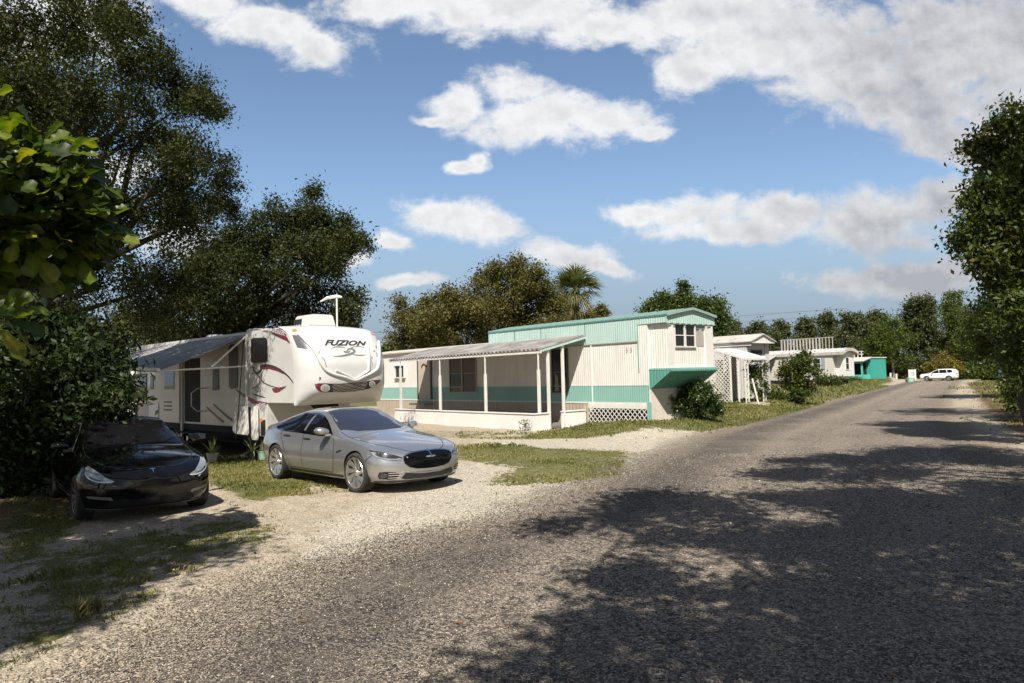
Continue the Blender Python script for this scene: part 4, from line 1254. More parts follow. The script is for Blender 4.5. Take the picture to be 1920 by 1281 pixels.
# swirl under the lettering
sw = [cap_d(stroke(p, w, 10, True), 's', M_SILV, 14) for p, w in (
    ([(478, 430), (560, 405), (640, 408), (715, 425)], lambda t: 5 + 14 * math.sin(math.pi * t)), ([(985, 415), (900, 398), (820, 408), (765, 425)], lambda t: 4 + 12 * math.sin(math.pi * t)),
    ([(520, 548), (620, 545), (710, 530), (790, 505), (840, 470), (800, 435), (750, 440), (720, 470), (690, 475)], lambda t: 8 + 26 * math.sin(math.pi * t)),
    ([(1005, 525), (930, 532), (850, 525), (790, 515)], lambda t: 5 + 12 * math.sin(math.pi * t)), ([(672, 465), (700, 485), (750, 480), (775, 462)], lambda t: 8 + 14 * math.sin(math.pi * t)))]
join_into('swirl', sw, rv)
# lettering on the cap, cut from the built-in typeface, slanted, and laid on the curved shell
tc = bpy.data.curves.new('txt', 'FONT'); tc.body = 'FUZION'; tc.size = 1.0; tc.shear = 0.3; tc.offset = 0.045; tc.resolution_u = 3; tc.space_character = 1.02
to = bpy.data.objects.new('txt', tc); COL.objects.link(to)
dg = bpy.context.evaluated_depsgraph_get(); dg.update()
tm = bpy.data.meshes.new_from_object(to.evaluated_get(dg))
co = np.array([v.co[:] for v in tm.vertices]); lo, hi = co.min(0), co.max(0)
bm = bmesh.new(); bm.from_mesh(tm)
bmesh.ops.triangulate(bm, faces=bm.faces)
for _ in range(2):
    le = [e for e in bm.edges if e.calc_length() > 0.12]
    if le: bmesh.ops.subdivide_edges(bm, edges=le, cuts=1)
for v in bm.verts:
    tx = (v.co.x - lo[0]) / (hi[0] - lo[0]); ty = (v.co.y - lo[1]) / (hi[1] - lo[1])
    a = 390 + 632 * tx; b_ = 388 - 72 * ty - (22 * ty) * (1 - tx) + 0 * tx
    o, d = Q2(a, -b_)
    hit, nor, i, dd = cap_bvh.ray_cast(o, d)
    v.co = hit + nor * 0.006
me = bpy.data.meshes.new('lettering'); bm.to_mesh(me); bm.free()
bpy.data.objects.remove(to)
link_mesh('lettering', me, M_CHAR, rv)
# grille
gl = cap_d([(240, 965), (290, 952), (400, 952), (600, 960), (800, 945), (1000, 925), (1120, 905), (1225, 898), (1222, 925), (1150, 985), (1050, 1035), (900, 1065), (700, 1085), (500, 1085), (380, 1090), (300, 1065), (250, 1015)], 'grille', M_CHAR, 20, .005)
cap_d([(500, 968), (700, 962), (900, 940), (1010, 928), (1030, 960), (985, 1040), (850, 1072), (650, 1086), (520, 1082)], 'mesh_insert', checker_mat('mesh_vinyl', (0.34, 0.32, 0.30), (0.03, 0.012, 0.016), 26), 22, .009, parent=gl)
cap_d([(245, 967), (290, 955), (345, 960), (330, 1010), (335, 1070), (300, 1060), (255, 1015)], 'red_flash', M_MAROON, 20, .009, parent=gl)
cap_d([(1148, 915), (1222, 900), (1218, 925), (1175, 950), (1150, 940)], 'red_flash', M_MAROON, 20, .009, parent=gl)
for cx, cy, rx, ry in ((398, 1022, 70, 58), (1100, 962, 48, 44)):
    l_ = cap_d([(cx + rx * math.cos(t), cy + ry * math.sin(t)) for t in np.linspace(0, 6.28, 22)[:-1]], 'round_lamp', M_ALU, 18, .02, parent=gl)
    cap_d([(cx + rx * .72 * math.cos(t), cy + ry * .72 * math.sin(t)) for t in np.linspace(0, 6.28, 18)[:-1]], 'bulb_well', mat('lamp_well', (.42, .40, .35), .4), 18, .026, parent=gl)
# open bay covers hanging from the front of the side
for pts, z0 in (([(-3.12, 1.36), (-2.28, 1.36), (-2.22, .66), (-2.28, .60), (-3.02, .62), (-3.12, .70)], 0), ([(-2.08, 1.38), (-1.72, 1.38), (-1.70, .56), (-1.75, .49), (-2.02, .49), (-2.08, .56)], 0)):
    MB().prism(pts, -RV_W / 2 - .075, -RV_W / 2 - .045, 'XZ').build('bay_cover', mat('bay_cover', (0.70, 0.68, 0.64), 0.4, dirt=.2), rv, bevel=0.008)
MB().box(-3.0, -2.1, -RV_W / 2 - .008, -RV_W / 2 + .1, .64, 1.34).box(-1.68, -1.44, -RV_W / 2 - .008, -RV_W / 2 + .1, .62, 1.02).build('bay_opening', M_CHASSIS, rv)
# entry: dark doorway, open door leaf against the side, grab rail, steps
MB().box(-6.45, -5.35, -RV_W / 2 - .006, -RV_W / 2 + .3, .86, 2.75).build('doorway', M_CHASSIS, rv)
dl = MB().box(-8.15, -6.62, -RV_W / 2 - .10, -RV_W / 2 - .05, .84, 2.72).build('door', M_SIDE, rv, bevel=.01)
MB().box(-7.75, -7.0, -RV_W / 2 - .115, -RV_W / 2 - .10, 1.85, 2.45).build('pane', M_RVGLASS, dl)
for k in range(3): MB().box(-7.8, -7.2, -RV_W / 2 - .112, -RV_W / 2 - .10, 1.18 + k * .12, 1.23 + k * .12).build('vent_slot', M_CHAR, dl)
MB().box(-6.62, -6.54, -RV_W / 2 - .06, -RV_W / 2 - .005, .3, 2.8).build('door_post', M_ALU, rv)
MB().tube([(-4.95, -RV_W / 2, 1.86), (-5.05, -RV_W / 2 - .2, 1.86), (-5.15, -RV_W / 2 - .34, 1.72), (-5.15, -RV_W / 2 - .34, 1.35), (-5.05, -RV_W / 2 - .22, 1.2), (-4.95, -RV_W / 2, 1.2)], .018, 8).build('grab_rail', M_ALU, rv, True)
for k in range(2): MB().box(-6.4, -5.4, -RV_W / 2 - .3 - .28 * k, -RV_W / 2 - .05 - .28 * k, .55 - .24 * k, .59 - .24 * k).build('step', M_CHASSIS, rv)
for z0, x0, x1 in ((1.0, -9.3, -8.5),):
    MB().box(x0, x1, -RV_W / 2 - .02, -RV_W / 2 - .004, .95, 1.4).build('hatch', M_ALU, rv)
rw = MB().box(-10.2, -9.55, -RV_W / 2 - .02, -RV_W / 2 + .05, 1.4, 2.34).build('window', M_RVGLASS, rv)
MB().box(-10.24, -9.51, -RV_W / 2 - .012, -RV_W / 2 + .05, 1.36, 2.38).build('window_frame', M_BLACK, rw)
rw = MB().box(-9.2, -8.95, -RV_W / 2 - .02, -RV_W / 2 + .05, 1.85, 2.3).build('window', M_RVGLASS, rv)
# lower colour sweep behind
for pts in ([(-10.5, .82), (-8.4, .82), (-8.6, 1.1), (-9.2, 1.15), (-9.9, 1.6), (-10.5, 1.7)],):
    MB().prism(pts, -RV_W / 2 - .006, -RV_W / 2 - .002, 'XZ').build('sweep', M_SILV, rv)
# chassis, wheels, legs
MB().box(-10.3, -1.6, -.95, .95, .5, .79).box(-3.0, -1.5, -1.1, -1.0, .3, .8).box(-10.4, -3.1, -1.2, -1.1, .62, .8).build('chassis', M_CHASSIS, rv)
MB().box(-10.0, -1.6, .9, 1.1, .02, .8).build('skirt', M_CHASSIS, rv)
for x in (-7.35, -8.25):
    for s in (-1, 1):
        t_ = wheel_parts(rv, x, s * 1.02, .38, .24, .2, 6, 'plain', s, M_RIM)
for s in (-1, 1):
    MB().box(-1.95, -1.83, s * .98 - .05, s * .98 + .05, .06, .9).box(-2.05, -1.73, s * .98 - .14, s * .98 + .14, 0.0, .06).build('landing_leg', M_CHASSIS, rv)
# hitch pin box under the overhang
MB().prism([(-1.3, 1.44), (-.3, 1.44), (-.2, 1.25), (-.35, 1.12), (-.7, 1.12)], -.16, .16, 'XZ').build('pin_box', M_CHASSIS, rv, bevel=.01)
# roof gear
def taper_box(x0, x1, y0, y1, z0, z1, k):
    mx, my = (x0 + x1) / 2, (y0 + y1) / 2
    vs = [(x, y, z0) for x, y in ((x0, y0), (x1, y0), (x1, y1), (x0, y1))] + [(mx + (x - mx) * k, my + (y - my) * k, z1) for x, y in ((x0, y0), (x1, y0), (x1, y1), (x0, y1))]
    return MB().raw(vs, [(3, 2, 1, 0), (4, 5, 6, 7), (0, 1, 5, 4), (1, 2, 6, 5), (2, 3, 7, 6), (3, 0, 4, 7)])
ac = taper_box(-1.75, -.72, -.28, .42, 3.42, 3.74, .86).build('air_conditioner', M_GEL, rv, bevel=.03)
MB().box(-1.7, -.76, -.24, .38, 3.345, 3.42).build('base', M_CHASSIS, ac)
for k in range(3): MB().box(-1.66 + k * .13, -1.58 + k * .13, -.300, -.255, 3.50, 3.64).build('louvre', M_CHASSIS, ac)
taper_box(-3.1, -2.55, -.95, -.4, 3.345, 3.46, .9).build('roof_vent', M_GEL, rv, bevel=.02)
taper_box(-6.5, -6.0, -.6, -.1, 3.345, 3.50, .9).build('roof_vent', M_GEL, rv, bevel=.02)
an = MB().tube([(-1.2, .75, 3.34), (-1.2, .75, 4.25)], .025, 8).build('antenna', M_ALU, rv)
MB().tube([(-1.62, .5, 4.18), (-1.45, .6, 4.27), (-1.2, .75, 4.30), (-1.05, .82, 4.27)], [.02, .045, .05, .025], 8).build('antenna_head', M_ALU, an, True)
# awning
rl = -RV_W / 2
AX0, AX1, AOUT = -2.42, -8.5, -2.28
zin, zo0, zo1 = 3.27, 2.32, 2.58
NUa, NVa = 30, 14
top = []; bot = []
for i in range(NUa + 1):
    u = i / NUa
    for j in range(NVa + 1):
        v = j / NVa
        x = AX0 + (AX1 - AX0) * u
        z = zin + (zo0 + (zo1 - zo0) * u - zin) * v - 0.07 * math.sin(math.pi * v) * (0.5 + 0.5 * math.sin(math.pi * u)) + 0.012 * math.sin(u * 40) * v
        top.append((x, rl + AOUT * v, z)); bot.append((x, rl + AOUT * v, z - .012))
n1_ = NVa + 1; nn = len(top)
fs = []
for i in range(NUa):
    for j in range(NVa):
        a = i * n1_ + j
        fs.append((a, a + 1, a + n1_ + 1, a + n1_)); fs.append((a + nn, a + n1_ + nn, a + n1_ + 1 + nn, a + 1 + nn))
edge = [i * n1_ for i in range(NUa + 1)] + [NUa * n1_ + j for j in range(1, n1_)] + [i * n1_ + NVa for i in range(NUa - 1, -1, -1)] + [j for j in range(NVa - 1, 0, -1)]
for a, b_ in zip(edge, edge[1:] + edge[:1]): fs.append((a, b_, b_ + nn, a + nn))
aw = MB().raw(top + bot, fs).build('awning', mat('awning_vinyl', (0.27, 0.26, 0.255), 0.65, dirt=.6, dirt_scale=.9, dirt_col=(.55, .52, .5), streak=.3), rv, True, 50)
MB().tube([(AX0 + .06, rl + AOUT, zo0 + .03), (AX1 - .06, rl + AOUT, zo1 + .03)], .048, 12).build('roller', M_ALU, aw, True)
for x, zo in ((AX0, zo0), (AX1, zo1)):
    MB().tube([(x, rl - .03, 2.42), (x, rl + AOUT, zo)], .024, 8).build('arm', M_ALU, aw)
    MB().tube([(x, rl - .03, 3.22), (x, rl - .98, 2.38)], .026, 8).build('arm', M_ALU, aw)
MB().box(AX0 - .035, AX0 + .035, rl - .04, rl - .003, .75, 3.28).build('wall_bracket', M_ALU, aw)
MB().tube([(-2.48, rl - .06, 3.1), (-2.62, rl - .07, 2.2), (-2.75, rl - .09, 1.2), (-2.9, rl - .1, .5)], .013, 6).build('awning_strap', M_CHAR, aw, True)

# ------------------------------------------------------------------ trailer homes
def siding(name, color, pitch=0.1, horiz=False, dirt=.25, dcol=(0.3, 0.26, 0.2), depth=0.6):
    """painted ribbed sheet siding"""
    if name in MATS: return MATS[name]
    m = bpy.data.materials.new(name); m.use_nodes = True
    nt = NT(m.node_tree); b = m.node_tree.nodes['Principled BSDF']
    oc = nt.n('ShaderNodeTexCoord').outputs['Object']
    s = nt.n('ShaderNodeSeparateXYZ'); nt.l.new(oc, s.inputs[0])
    co = s.outputs[2] if horiz else nt.math('ADD', s.outputs[0], s.outputs[1])
    ph = nt.math('FRACT', nt.math('DIVIDE', co, pitch))
    if horiz:
        h = ph
        line = nt.sstep(ph, 0.10, 0.0)
    else:
        h = nt.math('ABSOLUTE', nt.math('SUBTRACT', ph, 0.5))
        line = nt.sstep(h, 0.10, 0.0)
    big = nt.noise(oc, 0.9, 5.0, 0.6)
    st = nt.noise(nt.mapping(oc, (7, 7, 0.35)), 1.6, 6.0, 0.65)
    c = nt.mix(nt.math('MULTIPLY', nt.sstep(st, 0.46, 0.75), dirt), color, dcol)
    vs_ = nt.n('ShaderNodeVectorMath', operation='SCALE'); nt.l.new(c, vs_.inputs[0]); nt.l.new(nt.lin(big, .3, .7, .9, 1.05), vs_.inputs[3])
    c = nt.mix(nt.math('MULTIPLY', line, 0.28), vs_.outputs[0], tuple(k * 0.45 for k in color))
    nt.l.new(c, b.inputs['Base Color']); b.inputs['Roughness'].default_value = 0.5; b.inputs['Specular IOR Level'].default_value = 0.3
    nt.l.new(nt.bump(nt.sstep(h, 0.0, 0.25), depth, 0.02), b.inputs['Normal'])
    MATS[name] = m
    return m


CREAM = siding('cream_siding', (0.74, 0.705, 0.66), .105, False, .3)
MINT = siding('mint_siding', (0.45, 0.60, 0.555), .105, False, .42, (0.20, 0.27, 0.24))
TEALB = siding('teal_siding', (0.24, 0.44, 0.385), .105, False, .25, (0.25, 0.38, 0.34))
SKIRTB = siding('skirt_boards', (0.42, 0.35, 0.28), .19, False, .45, (0.2, 0.13, 0.09))
WHITEP = mat('white_paint_wood', (0.64, 0.62, 0.585), 0.6, dirt=.25, dirt_scale=2.5, dirt_col=(0.4, 0.36, 0.3), streak=.12)
WHITEW = mat('white_render', (0.70, 0.68, 0.65), 0.75, dirt=.22, dirt_scale=1.3, dirt_col=(0.5, 0.46, 0.4), streak=.2, bump=.2, bump_scale=40)
PANE = paint('old_pane', (0.012, 0.012, 0.011), 0.0, 0.12, coat=0.0)
CURTAIN = mat('curtain', (0.26, 0.235, 0.2), 0.8, streak=.3)
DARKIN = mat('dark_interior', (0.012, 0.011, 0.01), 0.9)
TIN = mat('old_tin', (0.42, 0.41, 0.39), 0.42, 0.25, dirt=.6, dirt_scale=1.8, dirt_col=(0.22, 0.17, 0.13), streak=.3)
TINR = mat('tin_roof', (0.46, 0.44, 0.41), 0.55, 0.05, dirt=.85, dirt_scale=1.1, dirt_col=(0.16, 0.12, 0.09), streak=.2)


def tin_waves(name, period, x0):
    """corrugated tin with one flank of each wave coloured darker"""
    m = bpy.data.materials.new(name); m.use_nodes = True
    nt = NT(m.node_tree); b = m.node_tree.nodes['Principled BSDF']
    oc = nt.n('ShaderNodeTexCoord').outputs['Object']
    s = nt.n('ShaderNodeSeparateXYZ'); nt.l.new(oc, s.inputs[0])
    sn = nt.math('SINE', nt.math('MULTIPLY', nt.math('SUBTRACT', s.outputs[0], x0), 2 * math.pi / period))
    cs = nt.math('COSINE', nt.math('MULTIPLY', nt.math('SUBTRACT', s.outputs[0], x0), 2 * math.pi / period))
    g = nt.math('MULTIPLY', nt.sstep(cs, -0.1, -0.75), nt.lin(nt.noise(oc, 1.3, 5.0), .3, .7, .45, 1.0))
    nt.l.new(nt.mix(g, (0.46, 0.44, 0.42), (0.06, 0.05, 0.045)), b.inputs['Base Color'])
    b.inputs['Roughness'].default_value = 0.5; b.inputs['Metallic'].default_value = 0.1
    return m


def lattice(a0, a1, z0, z1, y, parent, name='lattice', pitch=.155, w=.04, plane='X', m=None, m2=None, t=.012):
    """crossing diagonal laths clipped to a rectangle, in the X-Z (or Y-Z) plane"""
    m2 = m2 or WHITEP
    mb = MB()
    W_, H_ = a1 - a0, z1 - z0
    for sgn, off in ((1, 0.0), (-1, t)):
        k = -H_
        while k < W_ + H_:
            # line a = k + s ; z = s (or mirrored)
            def clip(s): return None
            s0 = max(0, -k) if sgn > 0 else max(0, k - W_)
            s1 = min(H_, W_ - k) if sgn > 0 else min(H_, k)
            if s1 - s0 > 0.03:
                A = (a0 + (k + s0 if sgn > 0 else k - s0), z0 + s0); B = (a0 + (k + s1 if sgn > 0 else k - s1), z0 + s1)
                dx, dz = (B[0] - A[0]), (B[1] - A[1]); L = math.hypot(dx, dz); nx_, nz_ = -dz / L * w / 2, dx / L * w / 2
                q = [(A[0] + nx_, A[1] + nz_), (B[0] + nx_, B[1] + nz_), (B[0] - nx_, B[1] - nz_), (A[0] - nx_, A[1] - nz_)]
                q = [(min(max(a, a0), a1), min(max(z, z0), z1)) for a, z in q]
                mb.prism(q, y + off, y + off + t * .9, 'XZ' if plane == 'X' else 'YZ')
            k += pitch * math.sqrt(2)
    return mb.build(name, m2, parent)


def window(parent, x0, x1, z0, z1, y, out=-1, bars=(0.5,), mull=(), depth=.04, fw=.045, frame=None, glass=None, axis='X', name='window'):
    """frame with bars as one mesh, its pane as a child; in the X-Z plane at y (axis 'Y': in the Y-Z plane)"""
    frame = frame or WHITEP; glass = glass or PANE
    P = 'XZ' if axis == 'X' else 'YZ'
    def rect(mb, a0, a1, b0, b1, d0, d1): return mb.prism([(a0, b0), (a1, b0), (a1, b1), (a0, b1)], d0, d1, P)
    mb = MB()
    d0, d1 = y, y + out * depth
    rect(mb, x0 - fw, x1 + fw, z1, z1 + fw, d0, d1); rect(mb, x0 - fw, x1 + fw, z0 - fw, z0, d0, d1 + out * .015)
    rect(mb, x0 - fw, x0, z0, z1, d0, d1); rect(mb, x1, x1 + fw, z0, z1, d0, d1)
    for f in mull:
        x = x0 + (x1 - x0) * f; rect(mb, x - fw * .9, x + fw * .9, z0, z1, d0, d1)
    for f in bars:
        z = z0 + (z1 - z0) * f; rect(mb, x0, x1, z - .016, z + .016, d0, y + out * depth * .7)
    w_ = mb.build(name, frame, parent)
    rect(MB(), x0, x1, z0, z1, y + out * .004, y + out * .012).build('pane', glass, w_)
    return w_


def corrugated(p00, p10, p01, p11, nw, amp, name, m, parent, nv=8, thick=.006, sag=0.0):
    """sheet with nw waves along u (p00->p10), ridges running along v (p00->p01)"""
    p00, p10, p01, p11 = map(Vector, (p00, p10, p01, p11))
    nu = nw * 6
    n = (p10 - p00).cross(p01 - p00).normalized()
    if n.z < 0: n = -n
    T = []; B = []
    for i in range(nu + 1):
        u = i / nu
        for j in range(nv + 1):
            v = j / nv
            p = p00 * (1 - u) * (1 - v) + p10 * u * (1 - v) + p01 * (1 - u) * v + p11 * u * v
            p = p + n * (amp * math.sin(2 * math.pi * nw * u) - sag * math.sin(math.pi * u) * v)
            T.append(p); B.append(p - n * thick)
    c = nv + 1; N = len(T); fs = []
    for i in range(nu):
        for j in range(nv):
            a = i * c + j
            fs.append((a, a + 1, a + c + 1, a + c)); fs.append((a + N, a + c + N, a + c + 1 + N, a + 1 + N))
    ed = [i * c for i in range(nu + 1)] + [nu * c + j for j in range(1, c)] + [i * c + nv for i in range(nu - 1, -1, -1)] + [j for j in range(nv - 1, 0, -1)]
    for a, b_ in zip(ed, ed[1:] + ed[:1]): fs.append((a, b_, b_ + N, a + N))
    return MB().raw(T + B, fs).build(name, m, parent, True, 60)


def arched_roof(x0, x1, y0, y1, ze, zc, ov, name, m, parent, thick=.05, n=15, ribs=0.0, ribm=None, bow=1.9):
    """shallow arched sheet roof along x"""
    vs = []; ys_ = np.linspace(y0 - ov, y1 + ov, n)
    def zz(y):
        t = (y - (y0 + y1) / 2) / ((y1 - y0) / 2 + ov)
        return ze + (zc - ze) * (1 - abs(t) ** bow)
    top = [(y, zz(y)) for y in ys_]
    poly = top + [(y, z - thick) for y, z in top[::-1]]
    r_ = MB().prism(poly, x0, x1, 'YZ').build(name, m, parent)
    if ribs > 0:
        mb = MB(); x = x0 + .02
        while x < x1:
            mb.prism([(y, z + .03) for y, z in top] + [(y, z - thick - .012) for y, z in top[::-1]], x, x + .045, 'YZ'); x += ribs
        mb.build('roof_rib', ribm or m, r_)
    return r_


HOME_A = math.atan2(-.77, .64)
home = thing('trailer_home', 'long mint and cream trailer home with a raised front end and a tin-roofed porch', 'mobile home', (4.8, 25.5, 0.0), HOME_A)
DEP = 2.75
LT, LL = 9.12, 19.5
# cream walls with the lower front end cut back under the bay
mb = MB()
mb.box(-LT, 0, 0, DEP, .88, 3.98)
mb.box(-LL, -LT, 0, DEP, .88, 3.42)
mb.build('wall', CREAM, home)
MB().prism([(0, 2.15), (.02, 1.52), (.80, 2.12), (.80, 3.74), (0, 3.74)], .10, DEP - .05, 'XZ').build('bay', CREAM, home)
MB().box(-LL - .004, .006, -.008, 0, .885, 1.545).build('lower_band', TEALB, home)
MB().prism([(-LL, .87), (-LL, .93), (0, .93), (0, .87)], -.02, -.008, 'XZ').build('band_trim', WHITEP, home)
MB().prism([(-LL, 1.53), (-LL, 1.555), (0, 1.555), (0, 1.53)], -.016, -.008, 'XZ').build('band_trim', MINT, home)
# long upper band in sheets, running out over the front as a deep fascia
ub = MB()
for x0, x1 in ((-LT, -7.3), (-7.295, -5.6), (-5.595, -3.05), (-3.045, -.45)):
    ub.box(x0, x1, -.022, 0.0, 3.14, 4.0)
ub.build('upper_band', MINT, home)
for x_ in (-7.297, -5.597, -3.047): MB().box(x_ - .016, x_ + .016, -.028, -.0225, 3.14, 3.98).build('seam', mat('seam_dark', (.07, .09, .085), .8), home)
for x_, l_ in ((-6.9, .34), (-6.1, .3), (-5.3, .5), (-4.5, .35), (-4.1, .42), (-7.9, .25)): MB().box(x_ - .007, x_ + .007, -.0265, -.0225, 3.16, 3.16 + l_).build('rust_streak', mat('drip_dark', (.09, .1, .09), .8), home)
MB().box(-LT, -.45, -.04, -.022, 3.10, 3.14).build('band_trim', mat('drip_rail', (.30, .27, .22), .6), home)
MB().box(-LT - .012, -LT, -.02, DEP, 3.40, 4.0).build('gable_end', MINT, home)
MB().box(-.45, .90, -.022, 0.02, 3.72, 4.0).build('side_fascia', MINT, home)
MB().box(-.45, -.40, -.018, .02, 2.02, 3.72).build('corner_trim', TEALB, home)
MB().box(-.40, 0.0, .012, .018, 2.10, 3.72).build('return_panel', CREAM, home) if False else None
ysx = np.linspace(-.04, DEP + .04, 15)
zzf = lambda y: 4.0 + .25 * (1 - abs((y - DEP / 2) / (DEP / 2 + .04)) ** 1.12)
MB().prism([(-.02, 3.70), (DEP + .02, 3.70)] + [(y, zzf(y) - .02) for y in ysx[::-1]], .86, .90, 'YZ').build('gable_fascia', MINT, home)
MB().box(.0, .86, .0, DEP, 3.735, 3.765).build('soffit', siding('green_soffit', (0.06, 0.19, 0.15), .16), home)
sc_ = MB()
for k in range(9):
    y = .0 + k * (DEP - .1) / 8; sc_.prism([(y, 3.655), (y + .2, 3.70), (y, 3.70)], .905, .93, 'YZ')
sc_.build('scalloped_edge', TEALB, home)
arched_roof(-LT - .03, .95, 0, DEP, 4.0, 4.25, .05, 'roof', siding('roof_teal', (0.08, .22, .2), .21), home, .045, 15, .42, mat('roof_rib_pale', (0.26, 0.36, 0.33), .45, dirt=.3), 1.12)
arched_roof(-LL, -LT - .03, 0, DEP, 3.42, 3.62, .12, 'roof', mat('low_roof', (.45, .42, .38), .7, dirt=.7, dirt_col=(.14, .1, .07)), home, .06, 12)
# the bay: corner posts, centre panel, window, ledge, sloped green soffit
for y0, y1 in ((.10, .44), (2.24, DEP - .05)):
    MB().box(.80, .862, y0, y1, 2.14, 3.735).build('corner_post', WHITEP, home)
bw = window(home, .50, 1.62, 2.90, 3.66, .80, 1, (.5,), (.5,), .05, .05, axis='Y')
MB().box(.798, .812, 1.72, 2.2, 2.90, 3.66).build('grey_panel', mat('panel_grey', (.36, .34, .31), .6, streak=.3), home)  # plain grey panel on the bay, right of the window
MB().box(-.44, .95, .02, DEP + .05, 2.08, 2.14).build('ledge', TEALB, home)
MB().prism([(.95, 2.08), (.95, 2.02), (.03, 1.40), (.0, 1.48), (.0, 2.08)], .03, DEP + .04, 'XZ').build('sloped_soffit', siding('green_under', (0.10, 0.30, 0.25), .14), home)
BRICKW = mat('painted_brick', (0.58, 0.53, 0.46), 0.8, dirt=.5, dirt_scale=4, dirt_col=(.28, .2, .14), bump=.5, bump_scale=14)
MB().box(-.06, .05, .04, DEP, 0.0, 1.46).build('end_wall', BRICKW, home)
MB().box(-.10, .06, -.03, .04, 0.0, .95).build('corner_trim', TEALB, home)
# skirting
MB().box(-2.98, -.1, -.03, 0.0, .70, .87).build('skirt_board', WHITEP, home)
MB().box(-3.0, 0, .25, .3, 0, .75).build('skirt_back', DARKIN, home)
lattice(-2.98, -.1, 0.05, .70, -.03, home)
MB().box(-LL, -3.0, -.004, .05, 0, .878).build('skirt', SKIRTB, home)
# windows and door along the porch wall
w1 = window(home, -4.95, -4.1, 1.32, 3.0, 0, -1, (.47,), (), .05, .05, mat('dark_frame', (.10, .085, .07), .6))
MB().prism([(-4.85, 1.35), (-4.6, 1.35), (-4.66, 1.9), (-4.8, 2.08)], -.018, -.014, 'XZ').prism([(-4.45, 1.35), (-4.15, 1.35), (-4.2, 1.9), (-4.35, 2.0)], -.018, -.014, 'XZ').build('curtain', CURTAIN, w1)
w2 = window(home, -12.25, -10.15, 1.32, 3.05, 0, -1, (.5,), (.48,), .05, .05, mat('tan_frame', (.38, .33, .27), .7))
MB().box(-12.2, -11.3, -.02, -.013, 2.2, 3.0).box(-11.15, -10.2, -.02, -.013, 1.36, 3.0).build('curtain', mat('drawn_blind', (.15, .13, .11), .8, dirt=.5), w2)
window(home, -17.35, -16.4, 2.1, 2.7, 0, -1, (), (), .12, .05)
dr = MB().box(-15.05, -13.95, -.05, 0.0, .95, 2.98).build('door', mat('door_beige', (.46, .40, .33), .6, dirt=.3), home)
MB().box(-15.15, -15.05, -.07, 0, .95, 3.05).box(-13.95, -13.85, -.07, 0, .95, 3.05).build('door_frame', mat('dark_frame', (.1, .085, .07), .6), dr)
wr_ = MB()
for k in range(14):
    a = math.pi * (0.1 + .8 * k / 13); wr_.box(-14.5 + .22 * math.cos(a) - .03, -14.5 + .22 * math.cos(a) + .03, -.075, -.05, 2.5 + .22 * math.sin(a) - .03, 2.5 + .22 * math.sin(a) + .03)
wr_.build('wreath', mat('wreath', (.13, .05, .03), .9), dr)
MB().tube([(-14.08, -.06, 1.95), (-14.08, -.1, 1.95)], .03, 8).build('handle', M_CHROME, dr)
MB().box(-15.2, -13.8, -.55, -.01, .68, .74).box(-15.2, -13.8, -.9, -.55, .42, .48).build('step', TEALB, home)
MB().tube([(-2.75, -.03, .75), (-2.75, -.03, 3.1)], .022, 8).build('downpipe', WHITEP, home)
MB().tube([(-.62, -.03, 1.2), (-.3, -.1, 1.5), (.05, -.05, 1.95)], .012, 5).build('loose_cable', WHITEP, home) if False else None
for k, ch_ in enumerate('33'):
    tcu = bpy.data.curves.new('t', 'FONT'); tcu.body = ch_; tcu.size = .2; tcu.extrude = .004
    t_o = bpy.data.objects.new('t', tcu); COL.objects.link(t_o)
    dg = bpy.context.evaluated_depsgraph_get(); dg.update()
    tmm = bpy.data.meshes.new_from_object(t_o.evaluated_get(dg)); bpy.data.objects.remove(t_o)
    for v in tmm.vertices: v.co = (-1.0 + k * .2 + v.co.x, -.03 - v.co.z, 2.78 + v.co.y)
    link_mesh('house_number', tmm, mat('number_grey', (.25, .24, .22), .6), home)
# porch: corrugated roof, beams, posts, knee wall, floor
PX0, PX1 = -3.0, -13.9
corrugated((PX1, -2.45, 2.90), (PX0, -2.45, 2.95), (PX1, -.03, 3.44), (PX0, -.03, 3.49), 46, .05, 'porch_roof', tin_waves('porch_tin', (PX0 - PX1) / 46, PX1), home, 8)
bmx = MB().box(PX1, PX0, -2.42, -2.36, 2.80, 2.875).build('porch_beam', WHITEP, home)
MB().box(PX0 - .04, PX0, -2.36, -.05, 2.86, 2.90).build('porch_beam', WHITEP, home) if False else None
# side rail under the open end of the roof
MB().prism([(-2.42, 2.83), (-.04, 3.37), (-.04, 3.45), (-2.42, 2.91)], PX0 - .05, PX0 - .01, 'YZ').build('porch_rafter', MINT, home)
def post(x, y, z0, z1, s=.045, top=None):
    mb = MB().box(x - s, x + s, y - s, y + s, z0, min(z1, top or z1))
    if top: mb.box(x - s * .5, x + s * .5, y - s * .5, y + s * .5, top, z1)
    return mb.build('porch_post', WHITEP, home)
for x, y, z1, tp in ((-3.16, -2.39, 2.82, 2.2), (-6.36, -2.39, 2.82, 2.1), (-9.6, -2.39, 2.82, 2.1), (-12.9, -2.39, 2.82, 2.5), (-3.12, -1.95, 2.95, None), (-3.12, -1.2, 3.1, None)):
    post(x, y, 0.0, z1, .045, tp)
kw = MB()
kw.box(-12.95, -3.10, -2.72, -2.60, -.05, .58); kw.box(-3.22, -3.10, -2.60, -1.95, -.05, .58); kw.box(-3.22, -3.10, -1.26, -.06, -.05, .60)
kw.box(-12.98, -3.07, -2.75, -2.57, .58, .615); kw.box(-3.25, -3.07, -2.57, -1.93, .58, .615); kw.box(-3.25, -3.07, -1.28, -.06, .60, .635)
kw.build('porch_wall', WHITEW, home)
MB().box(-12.9, -3.25, -2.58, -.06, .02, .10).build('porch_floor', mat('porch_slab', (.15, .135, .12), .8, dirt=.4), home)


